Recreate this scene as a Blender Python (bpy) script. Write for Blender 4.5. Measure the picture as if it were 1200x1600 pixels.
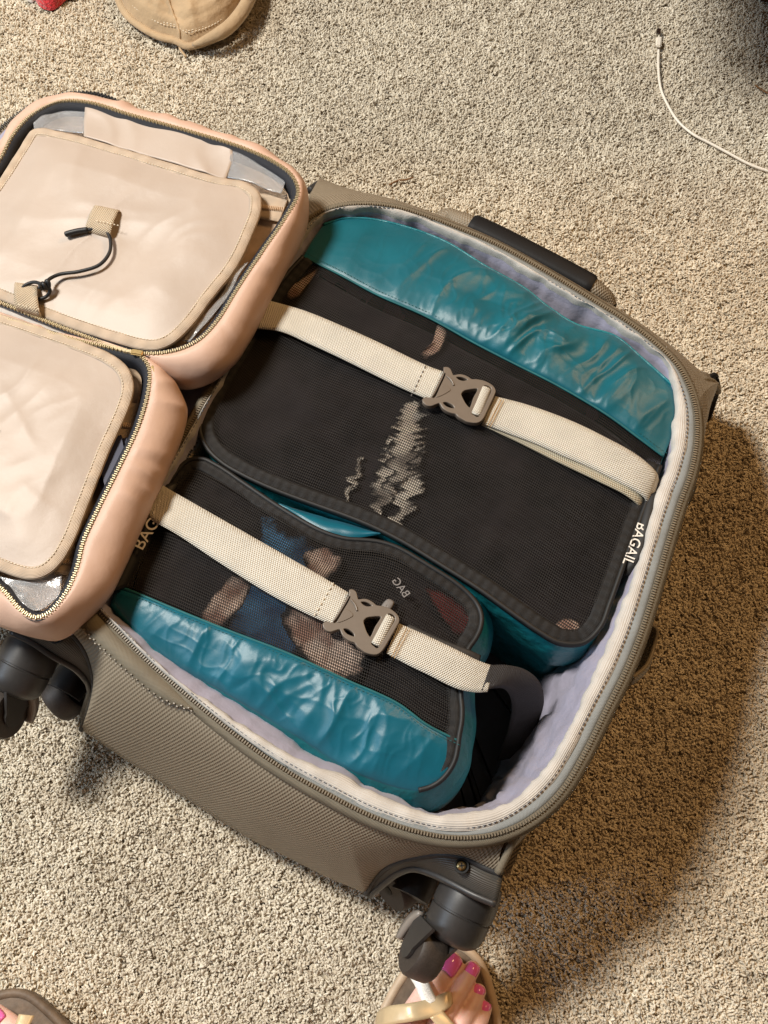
import bpy, bmesh, math, random
import numpy as np
from mathutils import Vector, Matrix, noise

random.seed(7); rng = np.random.default_rng(7)
for o in list(bpy.data.objects): bpy.data.objects.remove(o)
SC = bpy.context.scene
COL = SC.collection

# ---------------------------------------------------------------- camera, light, exposure
CAM_H, TILT, LENS = 1.085, math.radians(24), 40.5
cam = bpy.data.objects.new('camera', bpy.data.cameras.new('camera'))
cam.data.lens = LENS; cam.data.sensor_width = 36; cam.data.clip_start = .02; cam.data.clip_end = 50
cam.location = (0, 0, CAM_H); cam.rotation_euler = (TILT, 0, 0)
COL.objects.link(cam); SC.camera = cam

W = bpy.data.worlds.new('World'); SC.world = W; W.use_nodes = True
W.node_tree.nodes['Background'].inputs[0].default_value = (1.0, .62, .34, 1)
W.node_tree.nodes['Background'].inputs[1].default_value = .075

def area(name, loc, target, size, power, col):
    l = bpy.data.lights.new(name, 'AREA'); l.shape = 'DISK'; l.size = size; l.energy = power; l.color = col
    o = bpy.data.objects.new(name, l); o.location = loc
    o.rotation_euler = (Vector(target) - Vector(loc)).to_track_quat('-Z', 'Y').to_euler()
    COL.objects.link(o); return o
area('window_light', (-1.66, 1.12, 2.95), (0.0, .34, 0), .66, 156, (1.0, .955, .875))
area('side_window_light', (-3.2, -.1, 2.0), (.1, .35, .1), 1.2, 38, (.62, .80, 1.0))
area('room_lamp', (1.5, 1.75, 2.2), (.30, .65, 0), .8, 30, (1.0, .58, .24))
vs = SC.view_settings
vs.view_transform = 'Standard'; vs.look = 'None'; vs.exposure = 0; vs.gamma = 1

# ---------------------------------------------------------------- surveyed positions -> metres
F, CX, CY = 1800., 600., 800.
ST, CT = math.sin(TILT), math.cos(TILT)
def ray(px, py):
    x = (px - CX) / F; y = -(py - CY) / F
    return np.array([x, y * CT + ST, y * ST - CT])
def P(px, py, z):
    d = ray(px, py); t = (z - CAM_H) / d[2]
    return np.array([d[0] * t, d[1] * t, z])
def PL(pts, z=None):
    return np.array([P(p[0], p[1], p[2] if z is None else z) for p in pts])
BZ0, BSL, BX0 = .252, .10, -.06            # resting plane of the toiletry bag: z = BZ0 + BSL*(x-BX0)
def B(px, py, dz=0.):
    d = ray(px, py)
    t = (BZ0 - BSL * BX0 + dz - CAM_H) / (d[2] - BSL * d[0])
    return np.array([d[0] * t, d[1] * t, CAM_H + d[2] * t])
def BL_(pts, dz=0.): return np.array([B(p[0], p[1], dz) for p in pts])

# ---------------------------------------------------------------- curves
def smooth_path(pts, n, closed=False):
    p = np.asarray(pts, float)
    k = len(p)
    out = []
    segs = k if closed else k - 1
    for i in range(segs):
        if closed: a, b, c, d = p[(i-1) % k], p[i], p[(i+1) % k], p[(i+2) % k]
        else: a, b, c, d = p[max(i-1, 0)], p[i], p[i+1], p[min(i+2, k-1)]
        ta, tb, tc = [max(np.linalg.norm(v), 1e-9) ** .5 for v in (b-a, c-b, d-c)]
        m1 = (c-b) if ta < 1e-4 else tb * ((b-a)/ta - (c-a)/(ta+tb) + (c-b)/tb)
        m2 = (c-b) if tc < 1e-4 else tb * ((c-b)/tb - (d-b)/(tb+tc) + (d-c)/tc)
        for j in range(24):
            t = j / 24.
            out.append((2*t**3-3*t**2+1)*b + (t**3-2*t**2+t)*m1 + (-2*t**3+3*t**2)*c + (t**3-t**2)*m2)
    out.append(p[0] if closed else p[-1])
    return resample(np.array(out), n, closed)
def resample(q, n, closed=False):
    q = np.asarray(q, float)
    s = np.concatenate([[0], np.cumsum(np.linalg.norm(np.diff(q[:, :3], axis=0), axis=1))])
    t = np.linspace(0, s[-1], n + 1)[:-1] if closed else np.linspace(0, s[-1], n)
    return np.stack([np.interp(t, s, q[:, i]) for i in range(q.shape[1])], 1)
def tangents(p, closed=False):
    if closed: t = np.roll(p, -1, 0) - np.roll(p, 1, 0)
    else: t = np.gradient(p, axis=0)
    return t / np.maximum(np.linalg.norm(t, axis=1, keepdims=True), 1e-9)
def offset_loop(p, d, dz=0., closed=True):
    """shift a loop sideways (towards the inside of a clockwise-seen loop for d>0) in plan"""
    t = tangents(p, closed); n = np.stack([t[:, 1], -t[:, 0], np.zeros(len(p))], 1)
    n /= np.maximum(np.linalg.norm(n, axis=1, keepdims=True), 1e-9)
    a = np.sum(p[:, 0]*np.roll(p[:, 1], -1) - np.roll(p[:, 0], -1)*p[:, 1])
    if a > 0: n = -n
    q = p + n * (np.asarray(d).reshape(-1, 1) if np.ndim(d) else d)
    q[:, 2] += dz
    return q
def coons(top, bot, left, right, n, m):
    top, bot = resample(top, m), resample(bot, m); left, right = resample(left, n), resample(right, n)
    u = np.linspace(0, 1, m)[None, :, None]; v = np.linspace(0, 1, n)[:, None, None]
    return ((1-v)*top[None] + v*bot[None] + (1-u)*left[:, None] + u*right[:, None]
            - ((1-u)*(1-v)*top[0] + u*(1-v)*top[-1] + (1-u)*v*bot[0] + u*v*bot[-1]))
def polar(loop, rings, puff=0., center=None):
    c = loop.mean(0) if center is None else np.asarray(center)
    rows = []
    for i in range(rings + 1):
        f = 1 - i / rings; f = max(f, .004)
        r = c + (loop - c) * f
        r[:, 2] += puff * (1 - f**2.5)
        rows.append(r)
    return np.array(rows)
def nz(p, s, seed=0.): return noise.noise(Vector((p[0]*s + seed, p[1]*s - seed*.7, p[2]*s + seed*1.3)))
def ridge(p, s, ang=0., stretch=3., seed=0., eps=.012):
    c, q = math.cos(ang), math.sin(ang)
    x, y = c*p[0] + q*p[1], -q*p[0] + c*p[1]
    w = noise.noise(Vector((x*s*.6 + 9, y*s*.6, seed))) * .9
    v = noise.noise(Vector((x*s/stretch + w*.5 + seed, y*s + w, seed*2.1)))
    return (1 - math.sqrt(v*v + eps))**3
def wrinkle(rows, fn):
    r = rows.copy()
    for i in range(r.shape[0]):
        for j in range(r.shape[1]): r[i, j, 2] += fn(rows[i, j])
    return r

# ---------------------------------------------------------------- objects
def link(o, parent=None):
    COL.objects.link(o)
    if parent is not None:
        o.parent = parent
        o.matrix_parent_inverse = Matrix.Translation(parent.location).inverted()
    return o
def thing(name, loc, label, cat, group=None):
    o = bpy.data.objects.new(name, None); o.empty_display_size = .03; o.location = loc
    o['label'] = label; o['category'] = cat
    if group: o['group'] = group
    return link(o)
def tag(o, label, cat, group=None, kind=None):
    if label: o['label'] = label
    if cat: o['category'] = cat
    if group: o['group'] = group
    if kind: o['kind'] = kind
    return o
def mesh_obj(name, verts, faces, mat, parent=None, smooth=True, uvs=None):
    me = bpy.data.meshes.new(name); me.from_pydata([tuple(v) for v in verts], [], [tuple(f) for f in faces])
    if mat: me.materials.append(mat)
    if smooth: me.polygons.foreach_set('use_smooth', [True] * len(me.polygons))
    if uvs is not None:
        uv = me.uv_layers.new(name='UVMap'); li = np.zeros(len(me.loops), int); me.loops.foreach_get('vertex_index', li)
        uv.data.foreach_set('uv', np.asarray(uvs, float)[li].ravel())
    me.update()
    return link(bpy.data.objects.new(name, me), parent)
def grid(name, rows, mat, parent=None, close_u=False, thick=0., smooth=True, uvplan=False, flip=False, uvfn=None):
    rows = np.asarray(rows, float); n, m, _ = rows.shape
    ext = np.concatenate([rows, rows[:, :1]], 1) if close_u else rows
    mm = ext.shape[1]
    du = np.linalg.norm(np.diff(ext, axis=1), axis=2).mean(0); dv = np.linalg.norm(np.diff(ext, axis=0), axis=2).mean(1)
    U = np.concatenate([[0], np.cumsum(du)]); V = np.concatenate([[0], np.cumsum(dv)])
    f, uv = [], []
    for i in range(n - 1):
        for j in range(mm - 1):
            q = ((i, j), (i, j+1), (i+1, j+1), (i+1, j))
            if flip: q = q[::-1]
            f.append(tuple(a*m + b % m for a, b in q))
            for a, b in q: uv += uvfn(ext, a, b) if uvfn else ([ext[a, b, 0], ext[a, b, 1]] if uvplan else [U[b], V[a]])
    o = mesh_obj(name, rows.reshape(-1, 3), f, mat, parent, smooth)
    o.data.uv_layers.new(name='UVMap').data.foreach_set('uv', uv)
    # face upwards on average so that solidify and bump behave
    me = o.data
    if sum(p.normal.z * p.area for p in me.polygons) < 0 and not flip:
        me.flip_normals()
    if thick:
        s = o.modifiers.new('thickness', 'SOLIDIFY'); s.thickness = thick; s.offset = -1
    return o
def tube(name, path, r, mat, parent=None, closed=False, sides=8, flat=1.):
    p = np.asarray(path, float); n = len(p); t = tangents(p, closed)
    rr = np.broadcast_to(np.asarray(r, float), (n,)) if np.ndim(r) else np.full(n, r)
    V, Fc, UV = [], [], []
    s = 0
    up0 = np.array([0, 0, 1.])
    prev = None
    for i in range(n):
        up = up0 - t[i] * np.dot(up0, t[i])
        if np.linalg.norm(up) < .2:
            up = prev if prev is not None else np.array([0, 1., 0]) - t[i] * t[i][1]
        up = up / np.linalg.norm(up); prev = up
        sd = np.cross(t[i], up)
        if i: s += np.linalg.norm(p[i] - p[i-1])
        for k in range(sides):
            a = 2*math.pi*k/sides
            V.append(p[i] + rr[i]*(math.cos(a)*sd + math.sin(a)*up*flat)); UV.append((s, k/sides*2*math.pi*rr[i]))
    last = n if closed else n - 1
    for i in range(last):
        j = (i+1) % n
        for k in range(sides):
            l = (k+1) % sides
            Fc.append((i*sides+k, i*sides+l, j*sides+l, j*sides+k)[::-1])
    if not closed:
        Fc.append(tuple(range(sides))); Fc.append(tuple((n-1)*sides + k for k in range(sides))[::-1])
    o = mesh_obj(name, V, Fc, mat, parent, True, UV)
    bm = bmesh.new(); bm.from_mesh(o.data); bmesh.ops.recalc_face_normals(bm, faces=bm.faces); bm.to_mesh(o.data); bm.free()
    return o
def boxes_along(name, path, pitch, l, w, h, mat, parent, closed=False, alt=0., up=None, skip=0., jitter=0.):
    p = np.asarray(path, float)
    if closed: p = np.concatenate([p, p[:1]])
    L = np.linalg.norm(np.diff(p, axis=0), axis=1).sum(); n = max(3, int(L / pitch))
    q = resample(p, n); t = tangents(q)
    V, Fc = [], []
    for i in range(n):
        if skip and rng.random() < skip: continue
        u = np.array([0, 0, 1.]) if up is None else np.asarray(up, float)
        sd = np.cross(t[i], u); sd /= max(np.linalg.norm(sd), 1e-9); u2 = np.cross(sd, t[i])
        c = q[i] + sd * (alt if i % 2 else -alt) + sd * jitter * rng.normal()
        b = len(V)
        for z in (-1, 1):
            k = 1. if z < 0 else .72
            for x, y in ((-1, -1), (1, -1), (1, 1), (-1, 1)):
                V.append(c + t[i]*x*l/2*k + sd*y*w/2*k + u2*z*h/2)
        Fc += [(b, b+3, b+2, b+1), (b+4, b+5, b+6, b+7)] + [(b+k, b+(k+1) % 4, b+4+(k+1) % 4, b+4+k) for k in range(4)]
    o = mesh_obj(name, V, Fc, mat, parent, False)
    o['kind'] = 'stuff'
    return o
def outline_solid(name, outer, holes, z0, ext, bev, mat, parent, res=2):
    """a flat plate with holes and rounded edges (outline given in plan)"""
    cu = bpy.data.curves.new(name, 'CURVE'); cu.dimensions = '2D'; cu.fill_mode = 'BOTH'
    cu.extrude = ext; cu.bevel_depth = bev; cu.bevel_resolution = res
    for lp in [outer] + list(holes):
        s = cu.splines.new('POLY'); s.points.add(len(lp) - 1); s.use_cyclic_u = True
        for i, q in enumerate(lp): s.points[i].co = (q[0], q[1], 0, 1)
    tmp = bpy.data.objects.new('tmp', cu); COL.objects.link(tmp)
    dg = bpy.context.evaluated_depsgraph_get()
    me = bpy.data.meshes.new_from_object(tmp.evaluated_get(dg)); me.name = name
    bpy.data.objects.remove(tmp)
    for v in me.vertices: v.co.z += z0
    me.materials.clear(); me.materials.append(mat)
    bm = bmesh.new(); bm.from_mesh(me); bmesh.ops.remove_doubles(bm, verts=bm.verts, dist=1e-6); bm.to_mesh(me); bm.free()
    o = link(bpy.data.objects.new(name, me), parent)
    return o
def text_mesh(name, txt, origin, xdir, ydir, size, mat, parent, ext=.0002, shear=0., mirror=False, offset=0.):
    cu = bpy.data.curves.new(name, 'FONT'); cu.body = txt; cu.size = 1; cu.extrude = .01; cu.shear = shear; cu.offset = offset
    tmp = bpy.data.objects.new('tmp', cu); COL.objects.link(tmp)
    dg = bpy.context.evaluated_depsgraph_get()
    me = bpy.data.meshes.new_from_object(tmp.evaluated_get(dg)); me.name = name
    bpy.data.objects.remove(tmp)
    x = Vector(xdir).normalized(); y = Vector(ydir); y = (y - x*y.dot(x)).normalized(); z = x.cross(y)
    for v in me.vertices:
        a = v.co.copy(); v.co = Vector(origin) + size*((-a.x if mirror else a.x)*x + a.y*y) + z*a.z*ext/.01
    me.materials.clear(); me.materials.append(mat)
    return link(bpy.data.objects.new(name, me), parent)
def lathe_bm(profile, segs=28):
    """profile: (radius, height) about +Z -> verts, faces"""
    V, Fc = [], []
    for r, z in profile:
        for k in range(segs):
            a = 2*math.pi*k/segs; V.append(np.array([r*math.cos(a), r*math.sin(a), z]))
    for i in range(len(profile)-1):
        for k in range(segs):
            l = (k+1) % segs; Fc.append((i*segs+k, i*segs+l, (i+1)*segs+l, (i+1)*segs+k))
    Fc.append(tuple(range(segs))[::-1]); Fc.append(tuple((len(profile)-1)*segs + k for k in range(segs)))
    return V, Fc
def frame_mat(o, zdir, xhint):
    z = Vector(zdir).normalized(); x = Vector(xhint); x = (x - z*x.dot(z)).normalized(); y = z.cross(x)
    m = Matrix((x, y, z)).transposed().to_4x4(); m.translation = Vector(o); return m
def lathe(name, profile, M, mat, parent, segs=28, smooth=True):
    V, Fc = lathe_bm(profile, segs)
    V = [M @ Vector(v) for v in V]
    o = mesh_obj(name, V, Fc, mat, parent, smooth)
    bm = bmesh.new(); bm.from_mesh(o.data); bmesh.ops.recalc_face_normals(bm, faces=bm.faces); bm.to_mesh(o.data); bm.free()
    if smooth: sharp(o)
    return o
def sharp(o, ang=40):
    me = o.data
    try: me.set_sharp_from_angle(angle=math.radians(ang))
    except Exception: pass
def box(name, M, sx, sy, sz, mat, parent, bev=.001):
    bm = bmesh.new(); bmesh.ops.create_cube(bm, size=1)
    for v in bm.verts: v.co = Vector((v.co.x*sx, v.co.y*sy, v.co.z*sz))
    bmesh.ops.bevel(bm, geom=bm.edges, offset=bev, segments=2, affect='EDGES')
    for v in bm.verts: v.co = M @ v.co
    me = bpy.data.meshes.new(name); bm.to_mesh(me); bm.free(); me.materials.append(mat)
    return link(bpy.data.objects.new(name, me), parent)

# ---------------------------------------------------------------- materials
def srgb(r, g, b):
    f = lambda c: (c/255/12.92) if c/255 <= .04045 else ((c/255+.055)/1.055)**2.4
    return (f(r), f(g), f(b), 1)
def mat(name, col, rough=.6, metal=0., sheen=0., var=.12, vs=60., weave=None, bump=None, spec=.5,
        alpha_mesh=None, trans=0., coat=0., col2=None, aniso=0.):
    m = bpy.data.materials.new(name); m.use_nodes = True
    nt = m.node_tree; N = nt.nodes; L = nt.links; b = N['Principled BSDF']
    b.inputs['Roughness'].default_value = rough; b.inputs['Metallic'].default_value = metal
    b.inputs['Sheen Weight'].default_value = sheen; b.inputs['Specular IOR Level'].default_value = spec
    b.inputs['Transmission Weight'].default_value = trans; b.inputs['Coat Weight'].default_value = coat
    tc = N.new('ShaderNodeTexCoord')
    def M_(op, a, c=None):
        n = N.new('ShaderNodeMath'); n.operation = op
        for i, v in enumerate((a, c)):
            if v is None: continue
            if isinstance(v, (int, float)): n.inputs[i].default_value = v
            else: L.new(v, n.inputs[i])
        return n.outputs[0]
    no = N.new('ShaderNodeTexNoise'); no.inputs['Scale'].default_value = vs; no.inputs['Detail'].default_value = 4
    L.new(tc.outputs['Object'], no.inputs['Vector'])
    mr = N.new('ShaderNodeMapRange'); mr.inputs[1].default_value = .3; mr.inputs[2].default_value = .7
    mr.inputs[3].default_value = 1-var; mr.inputs[4].default_value = 1+var; L.new(no.outputs['Fac'], mr.inputs[0])
    mix = N.new('ShaderNodeMix'); mix.data_type = 'RGBA'; mix.blend_type = 'MULTIPLY'; mix.inputs[0].default_value = 1
    mix.inputs[6].default_value = col
    L.new(mr.outputs[0], mix.inputs[7]); colour = mix.outputs[2]
    if col2 is not None:
        n2 = N.new('ShaderNodeTexNoise'); n2.inputs['Scale'].default_value = vs*.25; n2.inputs['Detail'].default_value = 3
        L.new(tc.outputs['Object'], n2.inputs['Vector'])
        r2 = N.new('ShaderNodeMapRange'); r2.inputs[1].default_value = .42; r2.inputs[2].default_value = .6; L.new(n2.outputs['Fac'], r2.inputs[0])
        m2 = N.new('ShaderNodeMix'); m2.data_type = 'RGBA'; L.new(r2.outputs[0], m2.inputs[0]); L.new(colour, m2.inputs[6]); m2.inputs[7].default_value = col2
        colour = m2.outputs[2]
    height = None
    if weave:
        ku, kv, strength, cvar = weave[:4]
        sp = N.new('ShaderNodeSeparateXYZ'); L.new(tc.outputs['UV'], sp.inputs[0])
        su = M_('SINE', M_('MULTIPLY', sp.outputs[0], 2*math.pi*ku)); sv = M_('SINE', M_('MULTIPLY', sp.outputs[1], 2*math.pi*kv))
        h = M_('MULTIPLY', su, sv) if len(weave) < 5 else M_('MULTIPLY', M_('ADD', su, sv), .5)
        height = h
        hr = N.new('ShaderNodeMapRange'); hr.inputs[1].default_value = -1; hr.inputs[3].default_value = 1-cvar; hr.inputs[4].default_value = 1+cvar*.6
        L.new(h, hr.inputs[0])
        mw = N.new('ShaderNodeMix'); mw.data_type = 'RGBA'; mw.blend_type = 'MULTIPLY'; mw.inputs[0].default_value = 1
        L.new(colour, mw.inputs[6]); L.new(hr.outputs[0], mw.inputs[7]); colour = mw.outputs[2]
    L.new(colour, b.inputs['Base Color'])
    nrm = None
    if weave:
        bp = N.new('ShaderNodeBump'); bp.inputs['Strength'].default_value = weave[2]; bp.inputs['Distance'].default_value = .0006
        L.new(height, bp.inputs['Height']); nrm = bp.outputs[0]
    for (sc, st, dist) in (bump or []):
        bn = N.new('ShaderNodeTexNoise'); bn.inputs['Scale'].default_value = sc; bn.inputs['Detail'].default_value = 5
        L.new(tc.outputs['Object'], bn.inputs['Vector'])
        bp = N.new('ShaderNodeBump'); bp.inputs['Strength'].default_value = st; bp.inputs['Distance'].default_value = dist
        L.new(bn.outputs['Fac'], bp.inputs['Height'])
        if nrm is not None: L.new(nrm, bp.inputs['Normal'])
        nrm = bp.outputs[0]
    if nrm is not None: L.new(nrm, b.inputs['Normal'])
    if alpha_mesh:
        k, thr = alpha_mesh
        sp = N.new('ShaderNodeSeparateXYZ'); L.new(tc.outputs['UV'], sp.inputs[0])
        su = M_('SINE', M_('MULTIPLY', sp.outputs[0], 2*math.pi*k)); sv = M_('SINE', M_('MULTIPLY', sp.outputs[1], 2*math.pi*k*.8))
        g = M_('GREATER_THAN', M_('ABSOLUTE', M_('MULTIPLY', su, sv)), thr)
        inv = M_('SUBTRACT', 1., g)
        L.new(inv, b.inputs['Alpha'])
    return m

M = {}
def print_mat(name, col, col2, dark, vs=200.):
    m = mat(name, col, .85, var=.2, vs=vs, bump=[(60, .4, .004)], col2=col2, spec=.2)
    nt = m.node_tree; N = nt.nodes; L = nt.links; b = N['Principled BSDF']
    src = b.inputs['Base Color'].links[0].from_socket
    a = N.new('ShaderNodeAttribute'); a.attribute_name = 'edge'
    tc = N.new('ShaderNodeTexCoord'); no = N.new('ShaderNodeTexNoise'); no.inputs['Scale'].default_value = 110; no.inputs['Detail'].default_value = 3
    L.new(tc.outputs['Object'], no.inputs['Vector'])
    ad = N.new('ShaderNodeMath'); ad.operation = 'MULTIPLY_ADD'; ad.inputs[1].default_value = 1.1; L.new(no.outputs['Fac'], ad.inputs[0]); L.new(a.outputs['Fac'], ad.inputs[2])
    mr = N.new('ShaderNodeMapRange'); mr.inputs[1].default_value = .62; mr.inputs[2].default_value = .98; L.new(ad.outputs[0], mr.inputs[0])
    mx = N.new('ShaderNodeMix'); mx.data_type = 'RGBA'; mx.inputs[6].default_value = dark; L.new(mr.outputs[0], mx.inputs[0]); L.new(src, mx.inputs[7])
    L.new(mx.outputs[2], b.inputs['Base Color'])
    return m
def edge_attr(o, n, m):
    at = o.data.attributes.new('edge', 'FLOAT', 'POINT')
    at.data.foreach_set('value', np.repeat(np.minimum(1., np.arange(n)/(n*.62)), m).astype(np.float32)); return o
M['carpet_base'] = mat('carpet_backing', (.46, .39, .29, 1), .95, var=.5, vs=260, bump=[(260, 1., .01)], spec=.1)
M['shell'] = mat('woven_nylon', srgb(136, 125, 108), .5, var=.06, vs=8, weave=(340, 170, .7, .26), spec=.45)
M['shell_tape'] = mat('zip_tape_olive', srgb(116, 108, 92), .7, weave=(700, 700, .4, .2), var=.1)
M['shell_tape_blue'] = mat('zip_tape_grey', srgb(128, 132, 132), .6, weave=(800, 800, .3, .12), var=.1)
M['suit_teeth'] = mat('grey_zip_teeth', srgb(118, 108, 92), .4, var=.15, vs=500)
M['piping'] = mat('dark_piping', srgb(42, 42, 43), .6, var=.2, vs=300)
M['shell_piping'] = mat('fabric_piping', srgb(128, 118, 100), .7, weave=(900, 900, .5, .2))
M['ribbon'] = mat('cream_binding', srgb(192, 187, 180), .65, weave=(40, 1100, .5, .08, 1), var=.08, vs=80, bump=[(90, .3, .003)], sheen=.1)
M['lining'] = mat('silver_lining', srgb(164, 160, 178), .34, var=.10, vs=25, weave=(1300, 1300, .15, .06), bump=[(55, .35, .006)], spec=.6, sheen=.15)
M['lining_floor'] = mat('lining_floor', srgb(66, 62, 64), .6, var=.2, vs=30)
M['plastic'] = mat('dark_plastic', srgb(50, 48, 47), .42, var=.08, vs=300, bump=[(900, .12, .0004)])
M['plastic_plate'] = mat('ribbed_dark_plastic', srgb(66, 62, 56), .45, var=.06, weave=(20, 900, .5, .15, 1))
M['tyre'] = mat('tyre_rubber', srgb(58, 51, 46), .55, var=.25, vs=700)
M['hub'] = mat('grey_hub', srgb(134, 126, 118), .35, var=.05)
M['black'] = mat('matte_black', srgb(20, 20, 21), .6, var=.2, vs=200)
M['grip'] = mat('black_grip', srgb(20, 20, 22), .6, spec=.25, var=.1, vs=60, bump=[(400, .15, .0006)])
M['brass'] = mat('brass', srgb(196, 170, 120), .3, metal=1., var=.1, vs=500)
M['teal'] = mat('teal_satin', srgb(10, 92, 112), .36, var=.10, vs=30, weave=(1500, 1500, .1, .05), bump=[(160, .04, .003)], spec=.5, sheen=.06)
M['teal2'] = mat('teal_green_satin', srgb(12, 90, 104), .38, var=.12, vs=30, weave=(1500, 1500, .1, .05), bump=[(160, .04, .003)], spec=.5, sheen=.06)
M['teal_side'] = mat('teal_side', srgb(22, 112, 122), .4, var=.15, vs=30, bump=[(60, .5, .006)])
M['mesh'] = mat('black_mesh', srgb(44, 41, 39), .6, var=.25, vs=40, alpha_mesh=(270, .34), spec=.2, weave=(540, 540, .6, .35))
M['cube_tape'] = mat('cube_zip_tape', srgb(38, 37, 37), .6, spec=.3, var=.15, vs=200, weave=(120, 1000, .6, .3, 1))
M['dark_cloth'] = mat('charcoal_cloth', srgb(19, 18, 20), .9, var=.3, vs=60, col2=srgb(36, 31, 34), bump=[(40, .5, .006)], sheen=.1, spec=.2)
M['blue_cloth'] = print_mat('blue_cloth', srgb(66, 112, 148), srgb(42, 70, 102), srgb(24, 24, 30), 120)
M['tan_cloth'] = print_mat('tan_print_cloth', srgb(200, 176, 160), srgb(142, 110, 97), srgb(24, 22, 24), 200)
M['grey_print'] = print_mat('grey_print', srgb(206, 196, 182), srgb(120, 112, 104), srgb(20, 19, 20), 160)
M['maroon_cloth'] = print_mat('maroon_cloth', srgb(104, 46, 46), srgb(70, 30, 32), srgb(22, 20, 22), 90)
M['webbing'] = mat('cream_webbing', srgb(232, 226, 212), .6, weave=(520, 420, 1., .30), var=.07, vs=40)
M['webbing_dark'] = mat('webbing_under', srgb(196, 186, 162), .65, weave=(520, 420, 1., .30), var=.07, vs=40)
M['webbing_shaded'] = mat('shaded_webbing', srgb(58, 55, 55), .6, weave=(520, 420, .8, .2), var=.1, vs=40)  # darkened copy of the cream webbing, shade painted into the colour
M['stitch_grey'] = mat('grey_thread', srgb(110, 106, 104), .7)
M['stitch_cream'] = mat('cream_thread', srgb(226, 214, 192), .7)
M['stitch_gold'] = mat('gold_thread', srgb(196, 150, 76), .6)
M['stitch_teal'] = mat('teal_thread', srgb(20, 92, 98), .7)
M['stitch_navy'] = mat('navy_thread', srgb(70, 78, 92), .7)
M['buckle'] = mat('taupe_plastic', srgb(112, 101, 90), .34, var=.04, vs=120, bump=[(700, .08, .0004)])
M['white_print'] = mat('white_print', srgb(226, 222, 214), .6, var=.05)
M['grey_label'] = mat('grey_label_print', srgb(120, 116, 114), .7, var=.1)
M['pink'] = mat('blush_leatherette', srgb(200, 168, 149), .52, var=.05, vs=30, bump=[(30, .15, .008), (900, .08, .0004)], spec=.4)
M['nylon'] = mat('beige_nylon', srgb(178, 163, 150), .44, var=.05, vs=14, bump=[(22, .12, .010)], weave=(1600, 1600, .1, .03), spec=.5, sheen=.15)
M['nylon_bind'] = mat('beige_binding', srgb(190, 170, 148), .55, var=.07, vs=80, weave=(60, 900, .6, .14, 1))
M['nylon_in'] = mat('beige_inner', srgb(206, 180, 152), .5, var=.1, vs=40, bump=[(40, .5, .006)])
M['bag_tape'] = mat('navy_zip_tape', srgb(30, 32, 40), .6, weave=(900, 900, .4, .2), var=.15)
M['gold_teeth'] = mat('pale_gold_teeth', srgb(190, 174, 140), .45, metal=.45, var=.15, vs=600)
M['bag_web'] = mat('tan_webbing', srgb(214, 194, 166), .65, weave=(450, 450, 1., .32), var=.08)
M['cord'] = mat('black_elastic', srgb(26, 26, 28), .5, var=.25, vs=900)
M['vinyl'] = mat('clear_vinyl', (.92, .93, .95, 1), .13, var=0., trans=.80, bump=[(60, .3, .004)])
M['bag_floor'] = mat('bag_inner_fabric', srgb(176, 152, 130), .6, var=.2, vs=60)
M['navy_item'] = mat('navy_item', srgb(34, 38, 66), .5, var=.2)
M['hinge'] = mat('grey_hinge_fabric', srgb(176, 168, 160), .6, var=.1, bump=[(80, .4, .004)])
M['lid_lining'] = mat('lid_lining', srgb(150, 150, 170), .42, var=.1, vs=25, bump=[(50, .4, .006)])
M['skin'] = mat('skin', srgb(230, 188, 174), .5, var=.07, vs=90, bump=[(500, .12, .0006), (90, .1, .002)])
M['skin'].node_tree.nodes['Principled BSDF'].inputs['Subsurface Weight'].default_value = .15
M['skin'].node_tree.nodes['Principled BSDF'].inputs['Subsurface Radius'].default_value = (.01, .004, .002)
M['skin'].node_tree.nodes['Principled BSDF'].inputs['Subsurface Scale'].default_value = .4
M['polish'] = mat('pink_polish', srgb(250, 118, 192), .16, var=.02, coat=.6)
M['sole'] = mat('brown_sole', srgb(104, 88, 72), .6, var=.25, vs=120, bump=[(300, .3, .001)])
M['sole_edge'] = mat('tan_sole_edge', srgb(186, 164, 138), .55, var=.12, vs=90)
M['gold_strap'] = mat('gold_leather', srgb(206, 184, 146), .34, metal=.12, var=.08, vs=60, bump=[(120, .2, .002)])
M['white_strap'] = mat('white_glitter_strap', srgb(232, 228, 220), .3, var=.2, vs=900)
M['hat'] = mat('tan_cotton', srgb(178, 152, 118), .8, var=.1, vs=40, bump=[(30, .5, .012), (500, .2, .0008)], sheen=.2)
M['red'] = mat('red_fleece', srgb(196, 30, 40), .9, var=.25, vs=200, bump=[(250, 1., .004)], sheen=.5)
M['white_cloth'] = mat('white_cloth', srgb(224, 214, 206), .8, var=.1, vs=100, bump=[(100, .4, .004)])
M['cable'] = mat('white_cable', srgb(236, 226, 210), .4, var=.03)
M['steel'] = mat('steel', srgb(190, 190, 190), .25, metal=1., var=.05)
M['wood'] = mat('brown_wood', srgb(110, 62, 30), .4, var=.3, vs=14, col2=srgb(74, 40, 20))
M['lint'] = mat('brown_lint', srgb(120, 84, 48), .8, var=.2, vs=300)

# ---------------------------------------------------------------- carpet
gx0, gx1, gy0, gy1 = -1.3, 1.4, -.62, 1.9
carpet = mesh_obj('carpet', [(-6, -6, -.0052), (6, -6, -.0052), (6, 6, -.0052), (-6, 6, -.0052)], [(0, 1, 2, 3)], M['carpet_base'])
carpet['kind'] = 'structure'

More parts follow.
